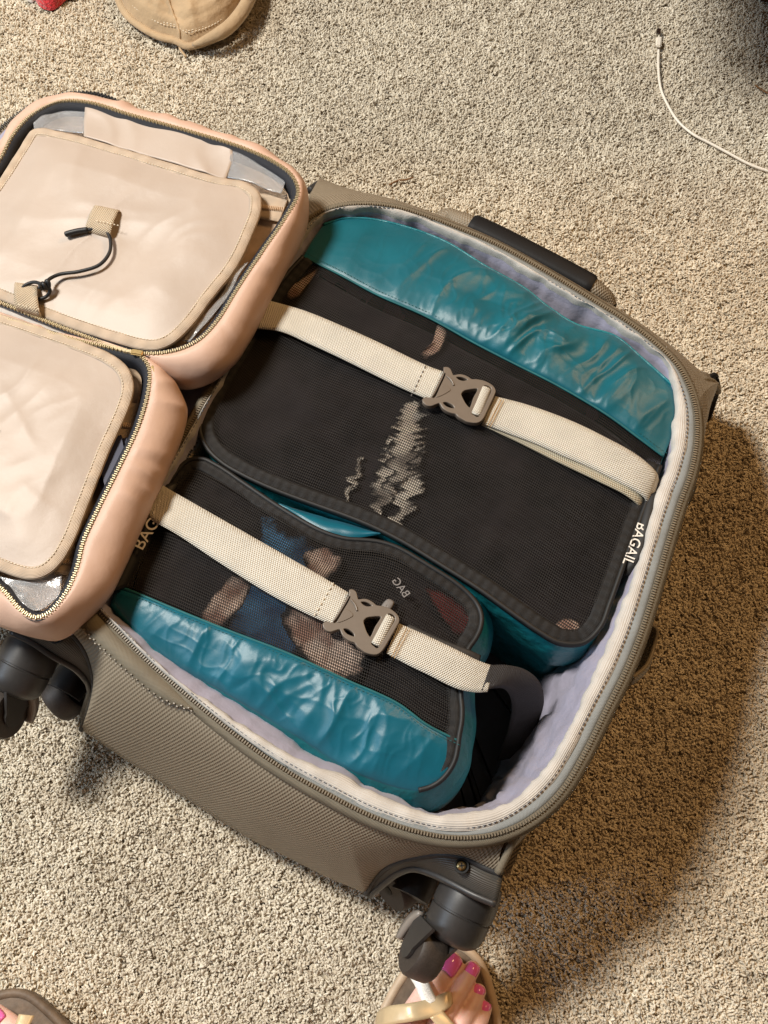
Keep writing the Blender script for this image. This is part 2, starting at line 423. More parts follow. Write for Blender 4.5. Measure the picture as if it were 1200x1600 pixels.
def pile_material():
    m = bpy.data.materials.new('carpet_yarn'); m.use_nodes = True
    nt = m.node_tree; N = nt.nodes; L = nt.links; b = N['Principled BSDF']
    b.inputs['Roughness'].default_value = .9; b.inputs['Sheen Weight'].default_value = .25; b.inputs['Specular IOR Level'].default_value = .2
    a = N.new('ShaderNodeAttribute'); a.attribute_type = 'INSTANCER'; a.attribute_name = 'tint'
    r = N.new('ShaderNodeValToRGB'); e = r.color_ramp.elements
    e[0].position = 0.; e[0].color = (.24, .19, .13, 1); e[1].position = 1.; e[1].color = (.86, .79, .66, 1)
    k = e.new(.35); k.color = (.54, .465, .355, 1); k = e.new(.7); k.color = (.70, .63, .505, 1)
    L.new(a.outputs['Fac'], r.inputs[0]); L.new(r.outputs[0], b.inputs['Base Color'])
    return m
M['yarn'] = pile_material()
def tuft(seed):
    rg = np.random.default_rng(seed)
    V, Fc = [], []
    for k in range(4):
        a0 = rg.uniform(0, 6.28); lean = rg.uniform(.0015, .0048); a1 = a0 + rg.normal(0, .8)
        base = np.array([math.cos(a0), math.sin(a0), 0]) * rg.uniform(.0002, .0014)
        tip = np.array([math.cos(a1), math.sin(a1), 0]) * lean
        sidew = np.array([-math.sin(a1), math.cos(a1), 0]) * rg.normal(0, .0009)
        h = rg.uniform(.0070, .0098); r = rg.uniform(.00075, .00110)
        b = len(V); S = 5
        prof = ((0, .9), (.45, 1.), (.72, 1.05), (.9, .95), (1., .5))
        for f, rr in prof:
            c = base + tip * f**2.0 + sidew * math.sin(f*math.pi) + np.array([0, 0, h*(f - .12*f**4) - .009])
            for q_ in range(S):
                q = 2*math.pi*q_/S + f*2
                V.append(c + rr*r*np.array([math.cos(q), math.sin(q), 0]))
        for i in range(len(prof)-1):
            for q_ in range(S):
                l = (q_+1) % S; Fc.append((b+i*S+q_, b+i*S+l, b+(i+1)*S+l, b+(i+1)*S+q_))
        Fc.append(tuple(b+(len(prof)-1)*S+q_ for q_ in range(S)))
    me = bpy.data.meshes.new('tuft'); me.from_pydata([tuple(v) for v in V], [], Fc); me.materials.append(M['yarn'])
    me.polygons.foreach_set('use_smooth', [True]*len(me.polygons))
    return bpy.data.objects.new('tuft', me)
def carpet_pile():
    tcol = bpy.data.collections.new('tuft_kinds')
    for s in range(9): tcol.objects.link(tuft(s + 3))
    # ground seen by the camera or just beyond the frame
    step = .0031
    xs = np.arange(gx0, gx1, step); ys = np.arange(gy0, gy1, step)
    X, Y = np.meshgrid(xs, ys); X = X.ravel(); Y = Y.ravel()
    X = X + rng.uniform(-.5, .5, X.size)*step*.8; Y = Y + rng.uniform(-.5, .5, Y.size)*step*.8
    d = CAM_H*CT + Y*ST
    u = CX + F*X/d; v = CY - F*(Y*CT - CAM_H*ST)/d
    k = (u > -520) & (u < 1720) & (v > -420) & (v < 2150) & (d > .1)
    X, Y = X[k], Y[k]
    # hidden under the case
    n = len(X)
    lo = np.array([noise.noise(Vector((x*9, y*9, .3))) + .6*noise.noise(Vector((x*28, y*28, 2.))) for x, y in zip(X, Y)])
    nap = np.array([noise.noise(Vector((x*5.5 + 3, y*5.5, 7.))) for x, y in zip(X, Y)])
    tint = np.clip(rng.normal(.56, .16, n) + lo*.14 + nap*.10, 0, 1).astype(np.float32)
    lx = np.array([noise.noise(Vector((x*40, y*40, 5.))) for x, y in zip(X, Y)]); ly = np.array([noise.noise(Vector((x*40, y*40, 8.))) for x, y in zip(X, Y)])
    me = bpy.data.meshes.new('carpet_pile')
    me.vertices.add(n); me.vertices.foreach_set('co', np.stack([X, Y, rng.normal(0, .0007, n) + lo*.0012], 1).ravel())
    at = me.attributes.new('tint', 'FLOAT', 'POINT'); at.data.foreach_set('value', tint)
    rot = np.stack([lx*.6 + nap*.55 + rng.normal(0, .22, n), ly*.6 - nap*.3 + rng.normal(0, .22, n), rng.uniform(0, 6.28, n)], 1).astype(np.float32)
    at = me.attributes.new('rot', 'FLOAT_VECTOR', 'POINT'); at.data.foreach_set('vector', rot.ravel())
    at = me.attributes.new('size', 'FLOAT', 'POINT'); at.data.foreach_set('value', rng.uniform(1.0, 1.4, n).astype(np.float32))
    me.materials.append(M['yarn'])
    o = link(bpy.data.objects.new('carpet_pile', me))
    ng = bpy.data.node_groups.new('pile', 'GeometryNodeTree')
    ng.interface.new_socket('Geometry', in_out='INPUT', socket_type='NodeSocketGeometry')
    ng.interface.new_socket('Geometry', in_out='OUTPUT', socket_type='NodeSocketGeometry')
    N = ng.nodes; L = ng.links
    gi = N.new('NodeGroupInput'); go = N.new('NodeGroupOutput')
    ci = N.new('GeometryNodeCollectionInfo'); ci.inputs['Collection'].default_value = tcol
    ci.inputs['Separate Children'].default_value = True; ci.inputs['Reset Children'].default_value = True
    ip = N.new('GeometryNodeInstanceOnPoints'); ip.inputs['Pick Instance'].default_value = True
    ar = N.new('GeometryNodeInputNamedAttribute'); ar.data_type = 'FLOAT_VECTOR'; ar.inputs[0].default_value = 'rot'
    asz = N.new('GeometryNodeInputNamedAttribute'); asz.data_type = 'FLOAT'; asz.inputs[0].default_value = 'size'
    er = N.new('FunctionNodeEulerToRotation')
    L.new(gi.outputs[0], ip.inputs['Points']); L.new(ci.outputs[0], ip.inputs['Instance'])
    L.new(ar.outputs[0], er.inputs[0]); L.new(er.outputs[0], ip.inputs['Rotation']); L.new(asz.outputs[0], ip.inputs['Scale'])
    L.new(ip.outputs[0], go.inputs[0])
    md = o.modifiers.new('pile', 'NODES'); md.node_group = ng
    tag(o, 'short beige and taupe cut pile of the carpet', 'carpet pile', kind='stuff')
    return n
NT = carpet_pile()
print('tufts', NT)
# ---------------------------------------------------------------- suitcase
RZ = .200
# zipper line: px, py, inner tape mm, cream binding mm
RIM = [(148,940,1,2),(187,988,2,3),(230,1032,2,4),(273,1070,2,4),(330,1118,2,6),(390,1165,3,9),(447,1204,4,11),(510,1240,5,13),(577,1274,5,14),(640,1297,5,14),
       (700,1309,5,15),(760,1307,6,15),(805,1293,8,14),(845,1268,9,13),(880,1232,9,13),(914,1175,9,12),(942,1119,9,12),(975,1053,9,12),(998,997,9,12),(1023,918,9,12),
       (1042,852,9,13),(1062,787,9,14),(1078,742,9,14),(1088,690,8,14),(1087,640,7,12),(1075,600,6,8),(1055,566,5,5),(1017,531,5,4),(979,503,5,4),(935,475,6,4),(893,449,7,4),
       (850,424,7,4),(807,400,7,4),(763,377,6,4),(720,359,5,4),(677,344,4,4),(640,333,3,4),(612,327,3,3),(568,323,3,3),(525,326,3,3),(492,338,4,3),
       (460,372,5,3),(418,440,4,2),(378,520,3,2),(335,600,3,2),(290,680,3,2),(243,760,2,2),(202,828,2,2),(166,893,1,2)]
rim4 = np.array([list(P(a, b, RZ)) + [c*.001, d*.001] for a, b, c, d in RIM])
rim4 = smooth_path(rim4, 420, True)
rim = rim4[:, :3].copy(); tape_w = rim4[:, 3]; rib_w = rim4[:, 4]
def ksm(a, k=9):
    ker = np.ones(k)/k; return np.convolve(np.concatenate([a[-k:], a, a[:k]]), ker, 'same')[k:-k]
tape_w, rib_w = ksm(tape_w), ksm(rib_w)*.86
# gentle sag of the soft rim
for i, q in enumerate(rim): rim[i, 2] += .004*nz(q, 9, 3.)
c_case = P(620, 800, 0)
case = thing('suitcase', (c_case[0], c_case[1], 0), 'open taupe soft-sided spinner suitcase lying flat on carpet, packed with two cubes', 'suitcase')

teeth_p = offset_loop(rim, 0, .0012)
boxes_along('zipper_teeth', teeth_p, .0023, .0015, .0036, .0020, M['suit_teeth'], case, True, alt=.0001)
grid('zipper_tape', np.array([offset_loop(rim, -.0075, -.0035), offset_loop(rim, -.004, -.0004), offset_loop(rim, 0, .0004), offset_loop(rim, np.minimum(tape_w, .0035), .0002)]), M['shell_tape'], case, True, thick=.0006)
t_in = offset_loop(rim, tape_w, .0015)
mid_t = offset_loop(rim, tape_w*.5, .0005)
grid('inner_band', np.array([offset_loop(rim, .0022, .0006), mid_t, t_in]), M['shell_tape_blue'], case, True, thick=.0008)
rb = []
for f, z in ((-.06, .0012), (.12, .0030), (.4, .0038), (.7, .0034), (.92, .0018), (1.02, -.0015), (1.0, -.006)):
    r = offset_loop(rim, tape_w + rib_w*f, z)
    for i in range(len(r)):
        r[i, 2] += .0022*nz(rim[i], 60, 1.) * (1 - abs(f-.5)); 
    rb.append(r)
rb = np.array(rb)
# sideways waviness of the soft inner edge
nrm = rb[4] - rb[1]; nrm /= np.maximum(np.linalg.norm(nrm, axis=1, keepdims=True), 1e-6)
wav = np.array([.0038*nz(q, 34, 6.) + .0022*nz(q, 110, 2.) for q in rim])[:, None]
for k, wgt in ((3, .3), (4, .8), (5, 1.), (6, 1.)): rb[k] += nrm*wav*wgt
grid('binding', rb, M['ribbon'], case, True)
st = offset_loop(rim, tape_w + .0014, .0034)
boxes_along('stitching', st, .0042, .0026, .0006, .0006, M['stitch_navy'], case, True)
# lining: from binding down to the floor of the case, pleated
def lining_rows():
    rows = []
    base = rb[6]
    for k in range(15):
        f = k/14.
        d = .0 + .016*f
        r = offset_loop(base, d, 0)
        r[:, 2] = base[:, 2] + 0.001 - (base[:, 2] - .022) * f**1.25
        for i in range(len(r)):
            q = rim[i]
            amp = .006*min(1, 3*f)
            t = i/len(r)
            w = nz((q[0]*1., q[1]*1., f*.25), 28, 4.) + .5*nz((q[0], q[1], f*.1), 90, 9.)
            # pull towards centre (slack cloth along the wheel end)
            slack = .019*math.exp(-((t-.085)/.075)**2)*math.sin(min(1, f*3.2)*math.pi*.5) * (1-f*.5)
            v = c_case[:2] - q[:2]; v = v/np.linalg.norm(v)
            r[i, :2] += v*(amp*w + slack + .030*f*math.exp(-((t-.33)/.11)**2))
        rows.append(r)
    return np.array(rows)
lin = lining_rows()
grid('lining', lin, M['lining'], case, True)
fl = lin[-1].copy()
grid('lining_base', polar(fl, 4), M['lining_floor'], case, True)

# body: wheel end (between the piping arcs) + plain walls
LOW_L = [(60,972,.174),(107,987,.170),(130,1012,.158),(142,1040,.14),(147,1077,.112),(138,1113,.08),(127,1140,.055)]
LOW_B = [(127,1140,.055),(185,1180,.05),(243,1217,.046),(340,1280,.042),(400,1316,.042),(438,1334,.044),(510,1370,.05),(572,1396,.055)]
LOW_R = [(572,1396,.055),(590,1368,.085),(615,1350,.12),(650,1340,.145),(690,1335,.165),(725,1340,.171),(760,1357,.173),(786,1367,.173)]
lowL, lowB, lowR = smooth_path(PL(LOW_L), 30), smooth_path(PL(LOW_B), 90), smooth_path(PL(LOW_R), 40)
low = np.concatenate([lowL[:-1], lowB, lowR[1:]])
RIMW = [(a, b) for a, b, _, _ in RIM[:13]]
top = smooth_path(np.array([P(a, b, RZ-.003) for a, b in RIMW]), 200)
top = offset_loop(np.concatenate([top]), 0, 0, False)
# spread of matching points: by share of the arc
sh = np.concatenate([np.linspace(0, .16, 29), np.linspace(.16, .66, 90), np.linspace(.66, 1, 39)])
tt = np.stack([np.interp(sh, np.linspace(0, 1, 200), top[:, i]) for i in range(3)], 1)
vdir = (P(1087,640,RZ) - P(812,1290,RZ)); vdir[2] = 0; vdir /= np.linalg.norm(vdir)      # along the case, wheels -> handle
udir = np.array([vdir[1], -vdir[0], 0.])                                                # across the case, left -> right
def gsm(a, k=41):
    w = np.hanning(k+2)[1:-1]; w /= w.sum(); h = k//2
    q = np.concatenate([np.repeat(a[:1], h, 0), a, np.repeat(a[-1:], h, 0)])
    return np.stack([np.convolve(q[:, i], w, 'valid') for i in range(3)], 1)
rows = []
for f in np.linspace(0, 1, 22):
    ctrl = tt*.45 + low*.55; ctrl[:, 2] = np.maximum(tt[:, 2]*.96, low[:, 2]); ctrl = ctrl - vdir*.004; ctrl = gsm(ctrl)
    r = (1-f)**2*tt + 2*f*(1-f)*ctrl + f*f*low
    for i in range(len(r)): 
        r[i] += (-vdir*.5 + np.array([0, 0, .6]))*.004*nz(r[i]*np.array([1, 1, .4]), 16, 2.)*math.sin(math.pi*f)
    rows.append(r)
# turn under to the floor between the wheel wells
under = low.copy(); under[:, 2] -= .004; under += vdir*.004; rows.append(under)
u2 = low.copy(); u2 += vdir*.012; u2[:, 2] = np.maximum(low[:, 2]-.05, .0); rows.append(u2)
_r = np.array(rows); ARC = np.concatenate([np.zeros((1, _r.shape[1])), np.cumsum(np.linalg.norm(np.diff(_r, axis=0), axis=2), 0)])
o = grid('end_panel', np.array(rows), M['shell'], case, uvfn=lambda e, a, b: [float(np.dot(e[a, b], udir)), float(ARC[a, b])])
def seam(name, pts, r, m): return tube(name, smooth_path(pts, 60), r, m, case)
seam('edge_piping', lowL, .0026, M['piping']); seam('edge_piping', lowR, .0026, M['piping'])
# raised trim line under the zipper on the left and the moulded crease low on the panel
cr = smooth_path(PL([(108,962,.196),(150,1005,.197),(200,1052,.197),(250,1092,.197),(300,1110,.199)]), 60)
grid('zip_facing', np.array([cr, smooth_path(PL([(140,945,.198),(178,990,.199),(224,1034,.199),(266,1073,.199),(300,1104,.198)]), 60) ]), M['shell_tape'], case, thick=.001)
boxes_along('stitching', cr + np.array([0, 0, .0012]), .003, .0018, .0012, .001, M['suit_teeth'], case, alt=.0008)
# plain walls
b_tr = P(1108, 632, .03); b_tl = P(503, 289, .06); b_br = P(777, 1366, .165); b_bl = P(95, 985, .165)
def wall(name, i_from, i_to, c0, c1, bow=0.):
    n = 60
    idx = [i % len(rim) for i in np.linspace(i_from, i_to, n).astype(int)]
    tp = offset_loop(rim, -.006, -.003)[idx]
    w = np.linspace(0, 1, n)[:, None]
    bt = c0*(1-w) + c1*w
    rws = []
    for f in np.linspace(0, 1, 9):
        z = tp[:, 2]*(1-f)
        g = min(1., f/.7)
        r = tp*(1-g) + bt*g; r[:, 2] = tp[:, 2]*(1 - f**1.3) + 0.001
        rws.append(r)
    return grid(name, np.array(rws), M['shell'], case)
def near(pt): return int(np.argmin(np.linalg.norm(rim[:, :2] - P(pt[0], pt[1], RZ)[:2], axis=1)))
i_br, i_tr, i_tl, i_bl = near((812,1290)), near((1083,622)), near((486,342)), near((150,945))
wall('side_wall', i_br, i_tr, b_br, b_tr); wall('handle_wall', i_tr, i_tl, b_tr, b_tl); wall('hinge_wall', i_tl, i_bl if i_bl > i_tl else i_bl+len(rim), b_tl, b_bl)
tube('corner_piping', smooth_path(PL([(808,1296,.195),(795,1328,.186),(778,1364,.176)]), 14), .0032, M['shell_piping'], case)
tube('corner_piping', smooth_path(PL([(1080,600,.19),(1105,594,.14),(1119,603,.09),(1122,612,.06)]), 14), .0035, M['shell_piping'], case)
# black guard on the far right corner
cr_in = rim[[i % len(rim) for i in range(near((1088,700)), near((1052,564)))]]
cp_o = smooth_path(PL([(1087,700,.03),(1094,652,.020),(1101,628,.052),(1107,606,.077),(1110,588,.095),(1085,578,.15)]), len(cr_in))
grid('corner_panel', np.array([offset_loop(cr_in, -.006, -.004, False)*(1-f) + cp_o*f + np.array([0, 0, .004*math.sin(math.pi*f)]) for f in np.linspace(0, 1, 8)]), M['shell'], case)
ga = smooth_path(PL([(1106,590,.088),(1104,606,.075),(1098,628,.05),(1091,648,.018)]), 16); gb = smooth_path(PL([(1121,589,.080),(1126,604,.064),(1118,632,.036),(1104,660,.003)]), 16)
grid('corner_guard', np.array([ga*(1-f) + gb*f + np.array([.004, .003, .002])*math.sin(math.pi*f) for f in np.linspace(0, 1, 7)]), M['grip'], case, thick=.003)
cg = PL([(484,298,.075),(500,288,.07),(512,290,.065)])
tube('corner_guard', smooth_path(cg, 14), .0045, M['piping'], case)
# base plate of the case
bc = [b_tl, b_tr, P(800,1360,.02), P(95,1010,.02)]
for q in bc: q[2] = .003
grid('base_panel', coons(np.array([bc[0], bc[1]]), np.array([bc[3], bc[2]]), np.array([bc[0], bc[3]]), np.array([bc[1], bc[2]]), 6, 6), M['shell'], case, thick=.002)

# top carry handle
hz = .165
hl = smooth_path(PL([(684,346,hz),(700,337,hz+.004),(718,343,hz+.012),(760,361,hz+.014),(830,396,hz+.014),(900,433,hz+.013),(930,450,hz+.012),(950,466,hz+.004),(956,482,hz-.004)]), 70)
t = tangents(hl); sd = np.cross(t, [0, 0, 1.])
rw = []
for k, (a, b) in enumerate(((.0075, -.004), (.0085, 0), (.0075, .004), (0, .0055), (-.0075, .004), (-.0085, 0), (-.0075, -.004), (0, -.0055), (.0075, -.004))):
    rw.append(hl + sd*a + np.array([0, 0, b]))
hd = grid('carry_handle', np.array(rw), M['shell'], case)
rw = []
sel = slice(14, 60)
for a, b in ((.0088, -.005), (.0102, 0), (.0092, .0052), (.004, .0072), (-.004, .0072), (-.0092, .0052), (-.0102, 0), (-.0088, -.005), (0, -.0065), (.0088, -.005)):
    q = hl[sel] + sd[sel]*a + np.array([0, 0, b]); rw.append(q)
rw = np.array(rw); c = rw.mean(0)
for e in (0, -1): rw[:, e] = rw[:, e]*.86 + c[e]*.14
grid('grip', rw, M['grip'], hd)
# side carry handle and small foot on the right side
sh_ = smooth_path(PL([(985,1058,.17),(1006,1040,.165),(1018,1010,.16),(1022,985,.165),(1012,978,.17)]), 24)
grid('side_handle', np.array([sh_ + np.array([0, 0, .004]), sh_ + np.array([.002, -.001, -.012]), sh_ + np.array([-.004, 0, -.022])]), M['shell'], case, thick=.003)
box('side_foot', frame_mat(P(1073, 778, .13), (0, 0, 1), vdir), .020, .008, .03, M['black'], case, .002)

# wheel housings and casters
def housing(U, Lw, screw, flipx):
    up, lw = smooth_path(PL(U), 48), smooth_path(PL(Lw), 48)
    h = bpy.data.objects.new('wheel_housing', None); h.location = up.mean(0); link(h, case); 
    rws = []
    for f in np.linspace(0, 1, 8):
        r = up*(1-f) + lw*f; r[:, 2] += .004*math.sin(math.pi*f); rws.append(r)
    h2 = grid('wheel_housing', np.array(rws), M['plastic_plate'], case, thick=.003)
    bpy.data.objects.remove(h); h = h2
    tube('rib', lw, .0032, M['plastic'], h)
    in1 = lw + vdir*.004; in1[:, 2] -= .012
    in2 = lw + vdir*.020; in2[:, 2] -= .045
    in3 = lw + vdir*.03; in3[:, 2] = np.maximum(in3[:, 2]-.10, .012)
    grid('wheel_well', np.array([lw, in1, in2, in3]), M['plastic'], h, thick=.002)
    sm = frame_mat(screw, (0, 0, 1), vdir)
    lathe('screw_recess', [(.0058, -.002), (.0058, .0012), (.0044, .0012), (.0042, -.001)], sm, M['black'], h)
    s = lathe('screw', [(.0034, -.001), (.0036, .0008), (.0024, .0018)], sm, M['brass'], h, 20)
    mm = sm.copy(); mm.translation = Vector(screw) + Vector((0, 0, .0021))
    for ang in (.5, .5+math.pi/2):
        R = Matrix.Rotation(ang, 4, 'Z')
        box('cross_slot', mm @ R, .0040, .0009, .0006, M['black'], h, .0001)
    return h
hr_ = housing(LOW_R, [(577,1399,.05),(600,1380,.08),(622,1364,.105),(648,1357,.128),(678,1366,.142),(706,1380,.152),(740,1398,.160),(776,1413,.164)], P(721,1353,.1725), 0)
hl_ = housing([(28,972,.176)]+LOW_L[1:], [(18,988,.162),(50,1003,.16),(83,1025,.152),(117,1044,.138),(133,1060,.125),(141,1078,.105),(137,1095,.085),(129,1120,.062)], P(88,996,.1715), 1)

def caster(base, axis, wheel_c, wheel_axis, fork_len=.039, full=True, R=.0228, gs=1):
    """swivel hub (axis points away from the case), fork and wheel"""
    axis = Vector(axis).normalized(); wa = Vector(wheel_axis).normalized()
    c = bpy.data.objects.new('caster', None)
    A = frame_mat(base, axis, wa)
    L = fork_len
    if full:
        hub = lathe('caster', [(.0225, -.012), (.0245, -.004), (.0252, .008), (.0251, .0145), (.0238, .0150), (.0238, .0162), (.0247, .0168), (.0244, .026), (.0235, .033), (.0205, L-.002), (.016, L+.001)], A, M['plastic'], case, 40)
    else:
        hub = lathe('caster', [(.016, -.01), (.018, 0), (.017, .012)], A, M['plastic'], case, 28)
    wc = Vector(wheel_c)
    Wm = frame_mat(wc, wa, axis)
    w = .0112
    lathe('tyre', [(R*.70, -w), (R*.9, -w*.98), (R*.98, -w*.75), (R, -w*.3), (R, w*.3), (R*.98, w*.75), (R*.9, w*.98), (R*.70, w)], Wm, M['tyre'], hub, 40)
    for s in (-1, 1):
        Hm = frame_mat(wc + wa*s*w*.86, wa*s, axis)
        lathe('rim', [(R*.74, -.003), (R*.74, .0005), (R*.60, .0008), (R*.56, -.0035), (R*.22, -.003), (R*.2, .002), (R*.05, .0025)], Hm, M['black'], hub, 32)
    if full:
        # fork arms either side of the wheel, grey guard on the near side
        q = wa.cross(axis).normalized(); end = Vector(base) + axis*(L-.006)
        for sgn in (1, -1):
            V, Fc = [], []
            prof = []
            for a in np.linspace(-math.pi*.5, math.pi*.5, 10): prof.append(wc + (axis*math.cos(a) + q*math.sin(a))*.0105)
            for t_ in (.016, .021, .021, -.021, -.021, -.016)[1:-1][:1]: pass
            prof += [end + q*.020, end - q*.020]
            for off in (w*1.06, w*1.06 + .0028):
                for p_ in prof:
                    p2 = p_ - wa*((p_ - wc).dot(wa)); V.append(p2 + wa*sgn*off)
            n = len(prof)
            Fc = [tuple(range(n))[::-1], tuple(range(n, 2*n))] + [(k, (k+1) % n, n+(k+1) % n, n+k) for k in range(n)]
            f_ = mesh_obj('fork', V, Fc, M['plastic'], hub, False)
            bm = bmesh.new(); bm.from_mesh(f_.data); bmesh.ops.recalc_face_normals(bm, faces=bm.faces); bm.to_mesh(f_.data); bm.free()
        V, Fc = [], []
        n = 18
        for i in range(n):
            a = math.pi*(.05 + .50*i/(n-1)); taper = math.sin(math.pi*(i+1)/(n+1))**.5
            for rr in (R*(1.14 - .34*taper), R*1.16):
                for ww in (w*.9, w*1.42):
                    V.append(wc - axis*math.cos(a)*rr - q*math.sin(a)*rr*gs + wa*ww)
        for i in range(n-1):
            b = i*4; d = b+4
            Fc += [(b, b+1, d+1, d), (b+1, b+3, d+3, d+1), (b+3, b+2, d+2, d+3), (b+2, b, d, d+2)]
        Fc += [(0, 2, 3, 1), ((n-1)*4, (n-1)*4+1, (n-1)*4+3, (n-1)*4+2)]
        mesh_obj('brake_guard', V, Fc, M['hub'], hub, True)
    return hub
ax = -vdir*.96 + np.array([0, 0, -.25])
caster(P(734,1396,.128), ax, P(662,1486,.110), (-.86, .33, .40))
caster(P(50,1016,.128), ax, P(2,1112,.110), (.90, -.30, .30), gs=-1)
caster(P(650,1380,.045), -vdir, P(622,1381,.030), (-.75, -.55, .35), full=False, R=.022)
caster(P(110,1065,.045), -vdir, P(100,1088,.030), (.75, .5, .3), full=False, R=.022)

# lid hinged along the left side, folded open under the toiletry bag
def lidz(x, d=0): return .196 + .10*(x + .06) + d
lt = [(455,330),(140,150),(40,165),(-40,250),(-330,860),(-310,930),(-200,960),(40,1010),(150,950)]
def Lp(px, py, dz):
    d = ray(px, py); k0 = .196 + .006 + dz
    t_ = (k0 - CAM_H)/(d[2] - .10*d[0]); return np.array([d[0]*t_, d[1]*t_, CAM_H + d[2]*t_])
LID = [(440,345),(330,240),(230,185),(150,147),(78,153),(18,186),(-34,246),(-120,430),(-300,740),(-300,800),(-240,840),(-100,880),(20,925),(90,952),(130,946)]
lid_loop = smooth_path(np.array([Lp(a, b, 0) for a, b in LID]), 160, True)
lid = grid('lid', np.array([offset_loop(lid_loop, .012, -.010), offset_loop(lid_loop, .004, -.001), lid_loop, offset_loop(lid_loop, -.006, -.008), offset_loop(lid_loop, -.010, -.04), offset_loop(lid_loop, -.004, -.075)]), M['shell'], case, True)
boxes_along('zipper_teeth', lid_loop + np.array([0, 0, .001]), .0021, .0013, .0042, .0018, M['piping'], lid, True, alt=.0006)
grid('lid_lining', polar(offset_loop(lid_loop, .003, -.001), 10, -.004), M['lid_lining'], lid, True)
bot = offset_loop(lid_loop, 0, -.075)
grid('lid_front', polar(bot, 4), M['shell'], lid, True)

# ---------------------------------------------------------------- packing cubes
def band(name, loop_seg, w, dz, m, parent, closed=False):
    """flat zip tape following an edge, with a raised coil in the middle"""
    rws = []
    for f, z in ((0, -.004), (.06, .0006), (.3, .0010), (.45, .0026), (.55, .0026), (.7, .0010), (1., .0006)):
        rws.append(offset_loop(loop_seg, w*f, dz + z, closed))
    return grid(name, np.array(rws), m, parent, closed, thick=.0005)

# big cube -------------------------------------------------------
zt = .192
TOPL = [(505,352,zt),(540,342,zt),(600,347,zt+.001),(690,376,zt+.002),(760,418,zt+.002),(820,452,zt+.002),(858,482,zt),(900,508,zt),(960,526,zt),(1000,558,zt),(1052,604,zt)]
SEAM = [(474,402,.199),(532,431,.2025),(590,462,.204),(667,496,.205),(743,538,.205),(801,568,.205),(872,604,.204),(948,649,.202),(1000,687,.199),(1036,714,.195)]
TL_L = [(505,352,zt),(488,375,.196),(474,402,.199)]
TL_R = [(1052,604,zt),(1056,640,.193),(1050,680,.193),(1036,714,.195)]
BOTL = [(312,672,.190),(318,692,.190),(345,722,.191),(390,748,.192),(440,770,.192),(500,792,.192),(560,814,.193),(620,842,.193),(690,884,.193),(750,922,.193),(800,958,.192),(840,986,.191),(872,1004,.190),(900,1006,.190)]
ML_L = [(474,402,.199),(440,440,.197),(400,496,.195),(368,548,.193),(335,608,.191),(316,645,.190),(312,672,.190)]
MR_R = [(1036,714,.195),(1010,785,.196),(975,880,.196),(950,950,.194),(935,985,.192),(918,1002,.190),(900,1006,.190)]
big = thing('packing_cube', P(660, 680, .022), 'large black mesh packing cube with a teal satin strip, nearest the carry handle', 'packing cube', 'packing cubes in the suitcase')
sp_ = lambda a, n=60: smooth_path(PL(a), n)
R1 = coons(sp_(TOPL, 140), sp_(SEAM, 140), sp_(TL_L), sp_(TL_R), 90, 300)
def teal_w(p, seed, amp):
    e = .0
    e += ridge(p, 26, 1.0, 8.0, seed, .003)*.0052 + ridge(p, 40, .75, 9., seed+4, .0015)*.0034 + .0036*nz(p, 14, seed)
    e += ridge(p, 95, 1.2, 8., seed+2, .0015)*.0010 + ridge(p, 64, -.45, 7., seed+6, .002)*.0007
    return e*amp
n_, m_, _ = R1.shape
fade = lambda i, n: math.sin(math.pi*i/(n-1))**.5
for i in range(n_):
    for j in range(m_):
        a = fade(i, n_)*fade(j, m_); s = j/(m_-1)
        am = .45 + 1.0*max(0, min(1, (s-.3)/.25))
        R1[i, j, 2] += a*(.006 + teal_w(R1[i, j], 1.7, am) + .0012*max(0, i/(n_-1)-.6)*2*ridge(R1[i, j], 150, 1.05, 5., 3., .002))
grid('teal_panel', R1, M['teal2'], big)
seam_b = sp_(SEAM, 140)
tube('seam', offset_loop(seam_b, 0, .0012, False), .0011, M['stitch_teal'], big, sides=6)
boxes_along('stitching', offset_loop(seam_b, -.0035, .003, False), .0034, .002, .0005, .0005, M['stitch_teal'], big)
tube('top_piping', sp_(TOPL, 160) + np.array([0, 0, .001]), .0014, M['teal_side'], big, sides=6)
def dome(rows, h, und=.0, seed=0):
    n, m, _ = rows.shape; r = rows.copy()
    for i in range(n):
        for j in range(m):
            a = (math.sin(math.pi*i/(n-1))*math.sin(math.pi*j/(m-1)))
            r[i, j, 2] += h*a**.6 + und*a**.5*(nz(r[i, j], 14, seed) + .5*nz(r[i, j], 34, seed+2))
    return r
R2 = coons(sp_(SEAM, 120), sp_(BOTL, 120), sp_(ML_L), sp_(MR_R), 80, 120)
R2d = wrinkle(dome(R2, .005, .0020, 3), lambda p: .0026*ridge(p, 17, .5, 4., 2.5, .004) - .0012)
grid('mesh_panel', R2d, M['mesh'], big)
edge = np.concatenate([sp_(ML_L, 60), sp_(BOTL, 120)[1:], sp_(MR_R, 60)[::-1][1:]])
edge = smooth_path(edge[::6], 240)
ctr = P(660, 680, .19)
def band_to_centre(name, e, w, m, parent, c, z0=.0):
    rws = []
    t = tangents(e); n = np.cross(t, [0, 0, 1.]); n /= np.linalg.norm(n, axis=1, keepdims=True)
    if np.mean(np.sum(n*(c - e), 1)) < 0: n = -n
    for f, z in ((-.12, -.004), (0, .001), (.25, .0022), (.42, .0036), (.55, .0036), (.75, .0030), (1., .0022)):
        r = e + n*w*f; r[:, 2] += z + z0; rws.append(r)
    return grid(name, np.array(rws), m, parent, thick=.0005)
band_to_centre('zipper_tape', edge, .012, M['cube_tape'], big, ctr)
tube('piping', edge + np.array([0, 0, .0012]), .0022, M['black'], big)
